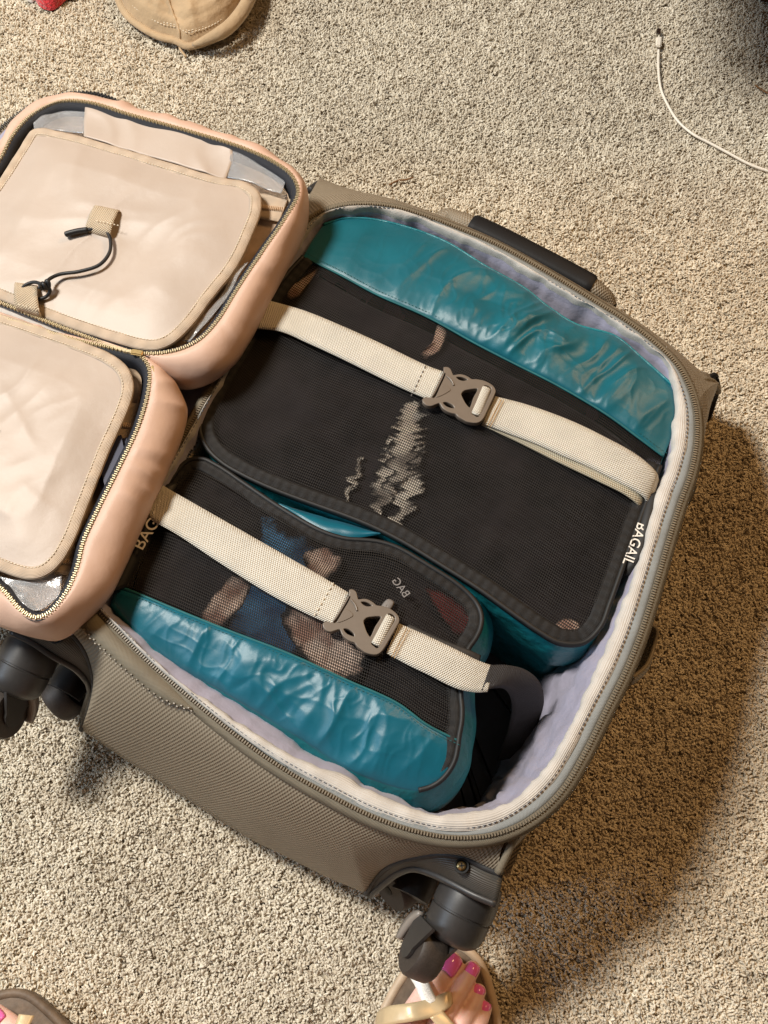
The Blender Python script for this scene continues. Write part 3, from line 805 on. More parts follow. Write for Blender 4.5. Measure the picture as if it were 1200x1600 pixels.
full = np.concatenate([sp_(TL_L, 20), sp_(ML_L, 60)[1:], sp_(BOTL, 120)[1:], sp_(MR_R, 60)[::-1][1:], sp_(TL_R, 20)[::-1][1:], sp_(TOPL, 140)[::-1][1:-1]])
def cube_side(loop, parent, m, bulge=.004, z_end=.026, seed=0):
    rws = []
    for f in np.linspace(0, 1, 12):
        r = offset_loop(loop, -bulge*math.sin(math.pi*min(1, f*2)) + .012*f, 0)
        r[:, 2] = loop[:, 2]*(1-f) + z_end*f
        for i in range(len(r)):
            k = .0035*nz((r[i, 0], r[i, 1], f*.4), 22, seed)*math.sin(math.pi*f)
            r[i, :2] += k
        rws.append(r)
    return grid('side_wall', np.array(rws), m, parent, True)
cube_side(full, big, M['teal_side'], .005, .026, 2)
# carry tab with brand lettering at the right end of the big cube
tb = sp_([(1022,772,.1955),(1016,800,.1965),(1006,840,.1955),(994,880,.194),(985,900,.188)], 24)
tn = np.array([.0125, .004, 0])
grid('carry_tab', np.array([tb - tn*.75 + [0, 0, .002], tb + tn*.0 + [0, 0, .0045], tb + tn*1.1 + [0, 0, .002]]), M['black'], big, thick=.001)
text_mesh('lettering', 'BAGAIL', P(997, 815, .1995), P(978, 876, .1992) - P(1001, 815, .1995), P(1060, 832, .2005) - P(1001, 812, .2005), .0120, M['white_print'], big, offset=.004)

# garments under the mesh of the big cube
from mathutils import kdtree
def conform(r, ref, dz):
    pts_ = ref.reshape(-1, 3); kd = kdtree.KDTree(len(pts_))
    for i, q in enumerate(pts_): kd.insert((q[0], q[1], 0), i)
    kd.balance(); r = r.copy(); sh0 = r.shape; f = r.reshape(-1, 3)
    for q in f:
        hits = kd.find_n((q[0], q[1], 0), 3); q[2] = sum(pts_[h[1]][2] for h in hits)/3 + dz
    return f.reshape(sh0)
REF = None
def patch(name, pts, z, m, parent, n=10, wr=.001, thick=.0015):
    lp = smooth_path(PL([(a, b, z) for a, b in pts]), 90, True)
    r = polar(lp, n, .0016)
    r = conform(r, REF, -.0016) if REF is not None else r
    return edge_attr(grid(name, r, m, parent, True, thick=thick, uvplan=True), *r.shape[:2])
Rg = R2d.copy(); Rg[:, :, 2] -= .006
Rg = wrinkle(Rg, lambda p: .0025*nz(p, 26, 5) - .002)
Rg = Rg[3:-3, 3:-3]
g1 = thing('folded_garment', P(660, 680, .18), 'black folded clothing with pale zigzag print inside the large mesh cube', 'clothing', 'clothes seen through the mesh')
grid('cloth', Rg, M['dark_cloth'], g1, thick=.004)
REF = R2d
zz = [(628,640),(655,632),(668,650),(652,668),(662,690),(640,708),(650,730),(632,745),(646,765),(622,778),(634,804),(612,800),(600,780),(572,786),(580,764),(596,752),(578,738),(602,724),(590,706),(612,692),(600,676),(622,664)]
def streak(x0, y0, x1, y1, wmax, seed, n=70):
    zr = []
    for k in range(n):
        t_ = k/(n-1.); y = y0 + (y1-y0)*t_; cx_ = x0 + (x1-x0)*t_ + 3.5*(abs((k % 14)/7. - 1)*2 - 1) + 16*noise.noise(Vector((k*.10, seed*3.3, 1)))
        wd_ = wmax*math.sin(math.pi*min(1, t_*.96 + .03))**.5
        l = cx_ - wd_*(.8 + .7*noise.noise(Vector((k*.4, seed, 2)))); rr = cx_ + wd_*(.8 + .9*noise.noise(Vector((k*.37, seed+5, 2))))
        zr.append([P(l + (rr-l)*g, y + 6*math.sin(g*3), .2015) for g in np.linspace(0, 1, 8)])
    o = grid('print', conform(np.array(zr), R2d, -.0017 - seed*.0003), M['grey_print'], g1, thick=.0003)
    at = o.data.attributes.new('edge', 'FLOAT', 'POINT'); e_ = np.minimum(np.arange(8), 7-np.arange(8))/3.*.8
    at.data.foreach_set('value', np.tile(e_, n).astype(np.float32))
streak(650, 626, 614, 764, 30, 0); streak(618, 680, 586, 796, 24, 1); streak(646, 696, 626, 812, 26, 2); streak(566, 708, 540, 774, 6, 3)
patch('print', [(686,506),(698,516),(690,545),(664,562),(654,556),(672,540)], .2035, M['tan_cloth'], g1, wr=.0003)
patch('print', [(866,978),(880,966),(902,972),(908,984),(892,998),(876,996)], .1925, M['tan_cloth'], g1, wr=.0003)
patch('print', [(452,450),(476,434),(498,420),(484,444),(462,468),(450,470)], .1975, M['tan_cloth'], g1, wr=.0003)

# small cube -----------------------------------------------------
small = thing('packing_cube', P(460, 980, .022), 'smaller black mesh packing cube with a teal satin strip, beside the wheel end', 'packing cube', 'packing cubes in the suitcase')
STOP = [(276,738,.188),(292,722,.189),(315,718,.190),(345,732,.191),(375,752,.192),(447,800,.194),(505,832,.195),(543,843,.195),(585,846,.195),(620,856,.195),(667,883,.194),(715,914,.192),(742,938,.190)]
SL = [(276,738,.188),(250,775,.187),(225,825,.186),(200,880,.185),(186,917,.184)]
SR = [(742,938,.190),(752,962,.190),(748,990,.190),(733,1012,.190),(722,1045,.191),(720,1085,.192),(722,1120,.192),(716,1158,.190)]
SSEAM = [(186,917,.184),(210,926,.187),(275,953,.192),(352,984,.196),(451,1022,.198),(543,1064,.198),(620,1099,.197),(667,1133,.195),(716,1158,.190)]
S1 = coons(sp_(STOP, 120), sp_(SSEAM, 120), sp_(SL), sp_(SR), 60, 110)
S1d = wrinkle(dome(S1, .006, .0026, 8), lambda p: .0030*ridge(p, 22, -.4, 4., 4.5, .004) - .0012)
grid('mesh_panel', S1d, M['mesh'], small)
STL = [(186,917,.184),(180,928,.182),(178,940,.181)]
STB = [(178,940,.181),(208,980,.181),(273,1038,.181),(338,1076,.181),(382,1102,.181),(468,1154,.181),(512,1183,.181),(555,1208,.181),(620,1231,.180),(650,1236,.180)]
STR = [(716,1158,.190),(712,1185,.188),(694,1215,.184),(672,1230,.181),(650,1236,.180)]
S2 = coons(sp_(SSEAM, 130), sp_(STB, 130), sp_(STL), sp_(STR), 90, 280)
n_, m_, _ = S2.shape
for i in range(n_):
    for j in range(m_):
        a = fade(i, n_)*fade(j, m_); s = j/(m_-1); p = S2[i, j]
        pucker = math.exp(-((s-.5)/.28)**2)*max(0, (i/(n_-1)-.25))
        S2[i, j, 2] += a*(.005 + teal_w(p, 5.1, .9) + pucker*(.006*ridge(p, 42, -.9, 3.2, 3., .002) - .005*ridge(p, 30, .4, 4., 8., .003)) + .0016*max(0, .4 - i/(n_-1))*2.5*ridge(p, 120, 1.0, 5., 3., .002))
grid('teal_panel', S2, M['teal'], small)
seam_s = sp_(SSEAM, 130)
tube('seam', offset_loop(seam_s, 0, .0012, False), .0011, M['stitch_teal'], small, sides=6)
sts = seam_s.copy(); sts[:, 1] -= .0035; sts[:, 2] += .0035
boxes_along('stitching', sts, .0034, .002, .0005, .0005, M['stitch_teal'], small)
edge = np.concatenate([sp_(SL, 50)[::-1], sp_(STOP, 120)[1:], sp_(SR, 60)[1:], sp_(STR, 30)[1:]]); edge = smooth_path(edge[::5], 260)
band_to_centre('zipper_tape', edge, .011, M['cube_tape'], small, P(460, 970, .19))
tube('piping', edge + np.array([0, 0, .0012]), .0022, M['black'], small)
full2 = np.concatenate([sp_(STOP, 120), sp_(SR, 60)[1:], sp_(STR, 30)[1:], sp_(STB, 120)[::-1][1:], sp_(STL, 8)[::-1][1:], sp_(SL, 50)[::-1][1:-1]])
cube_side(full2, small, M['teal_side'], .016, .026, 6)
tb = sp_([(178,925,.188),(200,880,.190),(225,828,.192),(250,778,.193),(262,758,.190)], 24)
tn = np.array([.009, .004, 0])
grid('carry_tab', np.array([tb - tn*1.1, tb + [0, 0, .002], tb + tn*1.1]), M['black'], small, thick=.001)
text_mesh('lettering', 'BAGAIL', P(222, 861, .1975), P(245, 824, .198) - P(222, 861, .1975), P(205, 845, .196) - P(221, 856, .196), .0150, M['white_print'], small, offset=.004)
# teal gusset that peeps out between the two cubes
tg = sp_([(436,792,.186),(470,812,.188),(505,832,.190),(545,840,.191),(592,836,.191)], 40); tg2 = sp_([(436,786,.180),(480,800,.182),(520,812,.183),(560,822,.185),(600,836,.188)], 40)
grid('gusset', wrinkle(np.array([tg*(1-f) + tg2*f + np.array([0, 0, .004*math.sin(math.pi*f)]) for f in np.linspace(0, 1, 8)]), lambda p: .002*nz(p, 60, 1)), M['teal'], small)
# garments under the mesh of the small cube
Sg = S1d.copy(); Sg[:, :, 2] -= .007; Sg = wrinkle(Sg, lambda p: .0025*nz(p, 30, 5) - .002)[3:-2, 4:-4]
g2 = tag(grid('folded_garment', Sg, M['dark_cloth'], None, thick=.004), 'charcoal folded clothing filling the smaller mesh cube', 'clothing', 'clothes seen through the mesh')
def gpatch(pts, dz, m, label):
    lp = smooth_path(PL([(a, b, .1935+dz) for a, b in pts]), 90, True)
    cc = lp.mean(0)
    lp = np.array([q + (q-cc)*(.20 + .26*nz(q, 70, 3.) + .12*nz(q, 160, 7.)) for q in lp])
    r = conform(polar(lp, 12, 0), S1d, -.0030 + dz*.5)
    r = wrinkle(r, lambda p: .0008*nz(p, 50, 1.) - .0004)
    o = edge_attr(grid('folded_garment', r, m, None, True, thick=.0018, uvplan=True), *r.shape[:2])
    return tag(o, label, 'clothing', 'clothes seen through the mesh')
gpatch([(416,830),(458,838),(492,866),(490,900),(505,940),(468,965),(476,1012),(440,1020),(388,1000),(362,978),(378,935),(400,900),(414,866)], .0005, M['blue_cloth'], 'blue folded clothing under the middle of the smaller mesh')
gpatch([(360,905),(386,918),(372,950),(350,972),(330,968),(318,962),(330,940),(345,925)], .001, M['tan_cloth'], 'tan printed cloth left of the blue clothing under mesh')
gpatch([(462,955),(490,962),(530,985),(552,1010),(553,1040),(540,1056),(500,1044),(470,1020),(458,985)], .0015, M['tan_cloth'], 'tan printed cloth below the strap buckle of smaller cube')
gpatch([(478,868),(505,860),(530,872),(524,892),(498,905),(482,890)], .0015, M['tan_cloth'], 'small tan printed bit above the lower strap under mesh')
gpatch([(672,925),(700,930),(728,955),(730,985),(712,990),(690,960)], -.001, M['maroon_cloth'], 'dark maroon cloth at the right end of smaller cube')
REF = None
patch('care_label', [(594,952),(606,936),(616,941),(604,958)], .2035, M['grey_label'], small, n=4, wr=0, thick=.0003)
text_mesh('faint_lettering', 'BAG', P(632, 935, .2045), P(608, 903, .204) - P(632, 935, .2045), P(650, 921, .2045) - P(632, 935, .2045), .0095, M['grey_label'], small, mirror=False)

# ---------------------------------------------------------------- compression straps with buckles (parts of the case)
def strap(up, lo, zs, m, n=90, th=.0016, name='strap', wob=.0):
    a, b = smooth_path(PL([(p[0], p[1], z) for p, z in zip(up, zs)]), n), smooth_path(PL([(p[0], p[1], z) for p, z in zip(lo, zs)]), n)
    rws = [a*(1-f) + b*f + np.array([0, 0, .0008*math.sin(math.pi*f)]) for f in np.linspace(0, 1, 7)]
    return grid(name, np.array(rws), m, case, thick=th)
def dashes(parent, p0, p1, z, m, n=7):
    a, b = P(*p0, z), P(*p1, z)
    boxes_along('stitching', np.array([a, (a+b)/2, b]), np.linalg.norm(b-a)/n, np.linalg.norm(b-a)/n*.6, .0007, .0007, m, parent)
Z1 = [.196, .203, .2085, .2115, .2125, .2125, .2125]
s1 = strap([(396,462),(412,467),(475,485),(532,508),(590,534),(667,571),(694,581)], [(366,507),(385,511),(437,517),(480,535),(530,558),(632,608),(673,625)], Z1, M['webbing'])
dashes(s1, (664,573), (643,617), .2140, M['stitch_grey'])
s1b = strap([(774,619),(820,631),(872,649),(910,665),(948,684),(985,704),(1010,722),(1026,738),(1030,750)], [(754,661),(795,677),(835,692),(880,712),(920,729),(965,752),(990,765),(1008,778),(1016,794)], [.2125,.212,.212,.2118,.211,.210,.208,.203,.192], M['webbing'])
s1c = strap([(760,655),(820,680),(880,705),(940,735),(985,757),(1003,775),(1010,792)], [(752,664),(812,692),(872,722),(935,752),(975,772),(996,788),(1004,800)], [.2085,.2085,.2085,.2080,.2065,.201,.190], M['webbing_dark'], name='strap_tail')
dashes(s1b, (787,626), (766,667), .2142, M['stitch_gold'], 40)
dashes(s1b, (783,624), (762,665), .2142, M['stitch_gold'], 40)
Z2 = [.192, .198, .203, .2065, .208, .2085, .2085]
s2 = strap([(250,755),(264,764),(313,792),(390,836),(467,880),(520,911),(546,927)], [(222,802),(236,812),(275,834),(352,885),(428,932),(486,962),(521,977)], Z2, M['webbing'])
dashes(s2, (520,912), (492,960), .2100, M['stitch_cream'])
s2b = strap([(624,974),(667,993),(715,1016),(745,1031),(764,1038),(772,1040)], [(603,1020),(640,1040),(667,1053),(715,1076),(745,1082),(762,1081)], [.2085,.2075,.206,.203,.199,.197], M['webbing'], 80)
strap([(766,1039),(792,1039),(820,1046),(842,1064),(850,1092),(842,1128),(822,1180)], [(752,1080),(770,1076),(786,1076),(796,1086),(800,1106),(794,1140),(776,1190)], [.1985,.195,.186,.172,.150,.115,.06], M['webbing_shaded'], 90, name='strap_end')  # end dropping into the case, its shade put into the webbing colour
s2c = strap([(640,975),(690,998),(735,1016),(752,1024)], [(630,985),(680,1010),(725,1030),(748,1038)], [.2055,.205,.203,.199], M['piping'], 40, name='strap_tail')
dashes(s2b, (640,984), (616,1028), .2100, M['stitch_gold'], 40)
dashes(s2b, (635,982), (612,1026), .2100, M['stitch_gold'], 40)

def buckle(T, z, strap_o):
    """T maps a survey point of the upper buckle (crop units) to plan metres"""
    def C(pts, n, closed=True):
        q = np.array([list(T(*p)) + [0.] for p in pts]); return smooth_path(q, n, closed)
    outer = C([(492,112),(520,110),(548,124),(566,160),(584,196),(604,194),(650,186),(700,194),(745,216),(775,236),(830,238),(892,250),(940,268),(985,296),(1014,330),(1020,362),(1006,398),(950,520),(905,615),(880,652),(846,676),(800,680),(730,668),(690,648),(640,618),(612,588),(570,578),(520,558),(480,528),(458,492),(440,476),(400,488),(350,505),(310,498),(280,472),(272,444),(300,424),(345,430),(380,400),(440,290),(494,170),(496,140)], 170)
    h1 = C([(664,384),(690,350),(740,334),(842,330),(800,430),(758,532),(720,500),(684,440)], 60)
    h2 = C([(898,300),(925,290),(975,310),(990,345),(960,420),(905,540),(870,610),(840,632),(800,612),(770,590),(830,460)], 60)
    h3 = C([(610,210),(650,202),(704,214),(740,240),(692,254),(640,240)], 30)
    h4 = C([(472,474),(510,464),(562,484),(596,512),(602,540),(560,536),(506,514)], 30)
    h5 = C([(488,176),(506,164),(500,200),(450,310),(398,418),(376,432),(366,424),(420,310)], 40)
    b = outline_solid('buckle', outer, [h1, h2, h3, h4, h5], z, .0022, .0006, M['buckle'], strap_o)
    # webbing wrapped round the bar, and the raised wedge on the centre plate
    a, c = T(930, 318), T(818, 592)
    pa = np.linspace(np.array([a[0], a[1], z+.0005]), np.array([c[0], c[1], z+.0005]), 14)
    tube('webbing_wrap', pa, .0046, M['webbing'], strap_o, sides=14, flat=.75)
    ar = C([(412,418),(425,380),(480,300),(530,318),(552,345),(520,372)], 40)
    outline_solid('wedge', ar, [], z+.0027, .0003, .0004, M['buckle'], strap_o)
    cr_ = np.array([list(T(*p)) + [z+.0033] for p in [(516,200),(556,236),(580,270),(592,300)]])
    tube('ridge', smooth_path(cr_, 16), .0008, M['buckle'], strap_o, sides=6)
Zb = .2155
def T1(x, y): q = P(620 + x*.15, 560 + y*.15, Zb); return q[:2]
buckle(T1, Zb, s1)
o1 = P(683, 603, Zb)[:2]; e1 = P(762.5, 636.5, Zb)[:2]; Zb2 = .2115
o2 = P(532, 952, Zb2)[:2]; e2 = P(608.5, 996.5, Zb2)[:2]
d1, d2 = e1-o1, e2-o2; ang = math.atan2(d2[1], d2[0]) - math.atan2(d1[1], d1[0]); sc_ = np.linalg.norm(d2)/np.linalg.norm(d1)
def T2(x, y):
    q = (T1(x, y) - o1)*sc_; return o2 + np.array([math.cos(ang)*q[0]-math.sin(ang)*q[1], math.sin(ang)*q[0]+math.cos(ang)*q[1]])
buckle(T2, Zb2, s2)
# ---------------------------------------------------------------- toiletry bag (two hinged trays, open)
tbag = thing('toiletry_bag', B(150, 560, -.045), 'open blush pink hanging toiletry bag with beige inner flaps, lying over the suitcase lid', 'toiletry bag')
def tray(outl, zipl, n=420, depth=.046):
    oz = smooth_path(BL_(zipl), n, True); oo = smooth_path(BL_(outl, -.016), n, True)
    # match start points
    k = int(np.argmin(np.linalg.norm(oo - oz[0], axis=1))); oo = np.roll(oo, -k, 0)
    if np.linalg.norm(oo[n//4] - oz[n//4]) > np.linalg.norm(oo[-n//4] - oz[n//4]): oo = np.roll(oo[::-1], 1, 0)
    # re-pair by nearest angle so that rows do not shear
    c = oz.mean(0)
    az = np.unwrap(np.arctan2(oz[:, 1]-c[1], oz[:, 0]-c[0])); ao = np.unwrap(np.arctan2(oo[:, 1]-c[1], oo[:, 0]-c[0]))
    if ao[0] - az[0] > 3: ao -= 2*math.pi
    if ao[0] - az[0] < -3: ao += 2*math.pi
    sg = 1 if az[-1] > az[0] else -1
    A = np.concatenate([ao - sg*2*math.pi, ao, ao + sg*2*math.pi]); OO = np.concatenate([oo]*3)
    od = np.argsort(A); oo = np.stack([np.interp(az, A[od], OO[od, i]) for i in range(3)], 1)
    rws = []
    din = oz - oo
    for f, g, z in ((0, 0., 0), (.10, .5, .0015), (.35, 1., .001), (.7, 1., -.006), (1., 1., -.016), (1.04, 1., -.026), (.95, 1., -.036), (.70, 1., -.044), (.3, 1, -.0465)):
        r = oz.copy(); r[:, :2] = oz[:, :2] - din[:, :2]*f; r[:, 2] = oz[:, 2] + z
        for i in range(n):
            a = min(1, f*1.6)*(1 if z > -.04 else .3)
            kk = nz(r[i]*np.array([1, 1, .5]), 26, 2.)*.0028 + ridge(r[i], 34, .6, 2.2, 4., .003)*.0036 + nz(r[i], 70, 5.)*.0008
            r[i, 2] += a*kk*1.3; r[i, :2] -= din[i, :2]*a*kk*8
        rws.append(r)
    sh_ = grid('shell', np.array(rws), M['pink'], tbag, True)
    boxes_along('zipper_teeth', oz + np.array([0, 0, .0022]), .0019, .0011, .0036, .0018, M['gold_teeth'], sh_, True, alt=.0003)
    tin = [offset_loop(oz, -.0028, .0008), offset_loop(oz, 0, .0014), offset_loop(oz, .003, .0010), offset_loop(oz, .0065, -.004), offset_loop(oz, .008, -.012)]
    grid('zipper_tape', np.array(tin), M['bag_tape'], sh_, True)
    inn = [offset_loop(oz, .0092, -.010), offset_loop(oz, .010, -.016), offset_loop(oz, .014, -.019)]
    grid('inner_wall', np.array(inn), M['nylon_in'], sh_, True)
    grid('inner_base', polar(offset_loop(oz, .013, -.0185), 5), M['bag_floor'], sh_, True)
    return oz, sh_
O_UP = [(-4,240),(22,196),(62,164),(110,152),(150,155),(222,172),(300,195),(380,222),(438,246),(470,272),(481,305),(474,348),(450,400),(422,452),(392,510),(362,556),(330,582),(292,592),(250,584),(214,562),(110,530),(0,485),(-100,452),(-140,425),(-120,385),(-50,300)]
Z_UP = [(0,252),(22,212),(52,180),(92,161),(140,162),(200,180),(300,208),(380,233),(430,256),(456,276),(466,302),(447,341),(410,395),(372,452),(342,500),(312,532),(272,550),(215,553),(110,518),(0,474),(-90,442),(-124,422),(-108,392),(-45,310)]
O_LO = [(215,560),(248,574),(272,596),(287,630),(280,669),(256,727),(223,797),(189,875),(165,922),(128,960),(84,987),(34,984),(-30,962),(-130,920),(-240,870),(-262,830),(-240,770),(-150,580),(-118,500),(-90,468),(0,492),(110,530)]
Z_LO = [(196,550),(219,557),(233,575),(233,608),(216,669),(189,727),(152,801),(132,845),(121,889),(105,926),(78,958),(57,966),(34,954),(0,918),(-60,890),(-140,856),(-218,826),(-236,800),(-215,752),(-130,572),(-100,498),(-78,474),(0,497),(110,530)]
zu, shu = tray(O_UP, Z_UP); zl, shl = tray(O_LO, Z_LO)
# pale hinge strip between the trays
h1 = smooth_path(BL_([(-120,432),(0,470),(90,502),(180,536),(214,552)], -.002), 60); h2 = smooth_path(BL_([(-120,452),(0,492),(90,522),(170,545),(205,556)], -.002), 60)
grid('hinge_strip', wrinkle(np.array([h1*(1-f)+h2*f for f in np.linspace(-.3, 1.3, 8)]), lambda p: .0012*nz(p, 90, 1)), M['hinge'], tbag, thick=.001)

def flap(pts, dz, seed, puff=.0025):
    lp = smooth_path(BL_(pts, dz), 220, True)
    r = polar(lp, 46, puff)
    n, m, _ = r.shape
    for i in range(n):
        f = min(1., i/18.)
        for j in range(m):
            p = r[i, j]
            r[i, j, 2] += f*(.0042*nz(p, 9, seed) + .0050*ridge(p, 8, .35, 2.6, seed+2, .003) + .0030*ridge(p, 15, -.5, 3.5, seed+7, .002) + .0016*ridge(p, 30, .9, 4., seed+1, .002) + .0008*nz(p, 40, seed) + .0012*max(0, 1-i/12.)*ridge(p, 60, .2, 2., seed, .003))
    fl_ = grid('flap', r, M['nylon'], tbag, True, thick=.0012, uvplan=True)
    bd = []
    for d, z in ((-.0016, -.0020), (-.0020, .0004), (-.0010, .0018), (.003, .0024), (.0075, .0022), (.0085, .0012)): bd.append(offset_loop(lp, d, z))
    bd = np.array(bd)
    for k in range(bd.shape[0]): bd[k, :, 2] += np.array([.0007*nz(q, 120, seed) for q in lp])
    grid('binding', bd, M['nylon_bind'], fl_, True)
    boxes_along('stitching', offset_loop(lp, .0070, .0028), .0030, .0019, .0006, .0006, M['stitch_cream'], fl_, True)
    return fl_, lp
FL_UP = [(54,205),(104,211),(180,232),(260,256),(346,281),(378,286),(402,302),(405,328),(395,358),(367,417),(329,466),(296,510),(270,534),(246,544),(222,543),(167,528),(83,499),(0,465),(-70,440),(-96,424),(-84,400),(-50,352),(0,284),(34,232)]
FL_LO = [(0,494),(68,516),(135,540),(175,558),(198,578),(206,605),(199,635),(169,703),(142,770),(111,848),(91,880),(68,898),(46,902),(18,895),(-20,880),(-120,838),(-190,806),(-204,784),(-184,740),(-100,560),(-78,510),(-50,486)]
fu, lu = flap(FL_UP, .001, 2.); fl2, ll = flap(FL_LO, .001, 9.)
# beige pocket band across the far end of the upper tray, clear vinyl either side
pb = coons(smooth_path(BL_([(134,168),(220,188),(300,208),(363,226)], -.002), 40), smooth_path(BL_([(132,216),(220,242),(290,263),(352,280)], -.003), 40),
           BL_([(134,168),(131,192),(132,216)], -.003), BL_([(363,226),(364,250),(352,280)], -.003), 22, 50)
pb = wrinkle(pb, lambda p: .0034*ridge(p, 24, 1.8, 2., 1.) + .002*nz(p, 24, 3.))
grid('pocket_band', pb, M['nylon'], tbag, thick=.001)
def vinyl(tp, bt, seed, par):
    r = coons(*[smooth_path(BL_(q, -.005), 30) for q in (tp, bt)], BL_([tp[0], bt[0]], -.005), BL_([tp[-1], bt[-1]], -.005), 22, 34)
    r = wrinkle(r, lambda p: .0045*ridge(p, 34, seed, 2., seed) + .003*nz(p, 30, seed))
    return grid('vinyl_window', r, M['vinyl'], par, thick=.0006)
vinyl([(364,228),(400,242),(430,258),(448,276)], [(354,278),(385,286),(415,296),(440,304)], 1.2, tbag)
vinyl([(52,188),(80,172),(108,166),(134,170)], [(56,210),(84,206),(108,208),(132,212)], 2.6, tbag)
vinyl([(0,902),(30,908),(60,910),(96,900)], [(10,914),(36,944),(60,956),(94,930)], 3.9, tbag)
vinyl([(372,420),(340,470),(312,505),(285,532)], [(388,410),(356,462),(328,500),(296,534)], .6, tbag)
# zip pocket strips inside the trays (seen past the flap edges)
def zstrip(q, n=26):
    r = coons(BL_([q[0], q[1]], -.012), BL_([q[3], q[2]], -.012), BL_([q[0], q[3]], -.012), BL_([q[1], q[2]], -.012), 8, n)
    s = grid('inner_pocket', r, M['nylon_bind'], tbag, thick=.001)
    mid = r[4] + np.array([0, 0, .0014])
    boxes_along('coil', mid, .0016, .0009, .005, .0012, M['nylon_in'], s)
zstrip([(186,628),(232,632),(216,694),(172,690)])
zstrip([(100,850),(134,852),(122,900),(84,896)])
zstrip([(398,302),(452,304),(436,346),(392,338)])
box('navy_pouch', frame_mat(B(180, 730, -.010), (0, 0, 1), (.3, -1, 0)), .055, .03, .012, M['navy_item'], tbag, .004)
# zip pullers at the hinge
box('zip_puller', frame_mat(B(214, 551, .0045), (0, 0, 1), (1, -.2, 0)), .011, .0055, .0025, M['brass'], tbag, .001)
box('zip_puller', frame_mat(B(240, 577, .002), (0, 0, 1), (.4, -1, 0)), .008, .003, .002, M['brass'], tbag, .0008)
# webbing loops and elastic cord with a knot
def webloop(q, z, name='webbing_loop'):
    a, b, c, d = [B(*p, 0.) for p in q]
    rws = []
    for f, h in ((0, .004), (.02, z*.8), (.12, z), (.5, z+.0015), (.88, z), (.98, z*.8), (1, .004)):
        l, r_ = a*(1-f) + d*f, b*(1-f) + c*f
        rws.append(np.array([l*(1-g) + r_*g + np.array([0, 0, h]) for g in np.linspace(0, 1, 8)]))
    o = grid(name, np.array(rws), M['bag_web'], tbag, thick=.0014)
    return o
w1 = webloop([(154,331),(191,339),(176,379),(137,371)], .013); w2 = webloop([(29,450),(63,455),(66,500),(28,488)], .012)
def wst(o, p0, p1, z):
    a, b = B(*p0, z), B(*p1, z); boxes_along('stitching', np.array([a, (a+b)/2, b]), .0028, .0018, .0008, .0008, M['stitch_cream'], o)
wst(w1, (152,345), (184,352), .0155); wst(w2, (30,476), (60,483), .0145)
cp = [(112,364,.012),(137,359,.011),(155,358,.010),(168,364,.010),(173,380,.0105),(170,397,.011),(155,414,.0115),(125,424,.0125),(92,429,.0135),(76,437,.0155),(70,446,.017)]
crd = tube('elastic_cord', smooth_path(np.array([B(a, b, z) for a, b, z in cp]), 80), .0016, M['cord'], tbag, sides=10)
tube('cord_tip', smooth_path(np.array([B(a, b, z) for a, b, z in [(101,367,.012),(106,365,.012),(122,361,.012),(137,359,.0115)]]), 24), np.concatenate([[.0012], np.full(22, .0026), [.0022]]), M['cord'], crd, sides=12)
lp_ = [(68,445,.017),(52,441,.014),(38,447,.012),(33,456,.009),(40,466,.007),(58,468,.007),(74,462,.009),(78,452,.013),(70,446,.016)]
tube('cord_loop', smooth_path(np.array([B(a, b, z) for a, b, z in lp_]), 60), .0016, M['cord'], crd, sides=10)
kn = B(69, 446, .0165)
kp = [kn + np.array([.0034*math.cos(t)*(1 + .2*math.cos(3*t)), .0034*math.sin(2*t)*.8 + .001*math.cos(t), .0022*math.sin(3*t)]) for t in np.linspace(0, 2*math.pi, 40)[:-1]]
tube('knot', np.array(kp), .0019, M['cord'], crd, closed=True, sides=8)

# ---------------------------------------------------------------- charging cable
cb = thing('charging_cable', P(1029, 110, 0), 'thin white charging cable lying on the carpet', 'cable')
cpth = [(1029,78,.005),(1029,110,.004),(1033,140,.0035),(1045,167,.0035),(1060,190,.0035),(1082,209,.0035),(1110,224,.0035),(1140,240,.0035),(1170,256,.0035),(1200,267,.0035),(1260,282,.0035),(1340,300,.0035)]
tube('cord', smooth_path(PL(cpth), 120), .0017, M['cable'], cb, sides=10)
pm = frame_mat(P(1029, 66, .006), P(1031, 52, .006) - P(1028, 80, .006), (0, 0, 1))
box('plug', pm, .0045, .0072, .0165, M['cable'], cb, .0014)
pm2 = frame_mat(P(1029, 49, .006), P(1031, 42, .006) - P(1028, 56, .006), (0, 0, 1))
box('connector', pm2, .0018, .0052, .010, M['steel'], cb, .0006)

# ---------------------------------------------------------------- tan cap and red cloth at the far edge
hat = thing('fabric_cap', P(290, -20, 0), 'tan quilted fabric cap with stitched brim lying on carpet', 'cap')
HO = [(183,-30),(187,5),(200,28),(222,46),(250,61),(275,67),(294,76),(318,71),(345,60),(368,42),(386,16),(398,-12),(405,-60),(390,-120),(330,-150),(250,-145),(200,-100)]
ho = smooth_path(PL([(a, b, .006) for a, b in HO]), 180, True)
r = polar(ho, 40, 0.)
n, m, _ = r.shape
for i in range(n):
    f = i/(n-1)
    for j in range(m):
        p = r[i, j]
        r[i, j, 2] += .016*min(1, f*7) + .032*f**.8 + min(1, f*5)*(.012*ridge(p, 18, .5, 2., 3., .004) + .007*ridge(p, 40, -.6, 1.6, 5., .004) + .005*nz(p, 26, 1.)) - .004*math.exp(-((f-.16)/.02)**2)
br = grid('crown', r, M['hat'], hat, True, thick=.002, uvplan=True)
tube('brim_edge', ho + np.array([0, 0, .004]), .0052, M['hat'], hat, closed=True, sides=10, flat=.8)
k = int(.10*n)
boxes_along('stitching', offset_loop(ho, .009, .0165), .0044, .0028, .0009, .001, M['stitch_cream'], br, True)
boxes_along('stitching', offset_loop(ho, .0115, .0175), .0044, .0028, .0009, .001, M['stitch_cream'], br, True)
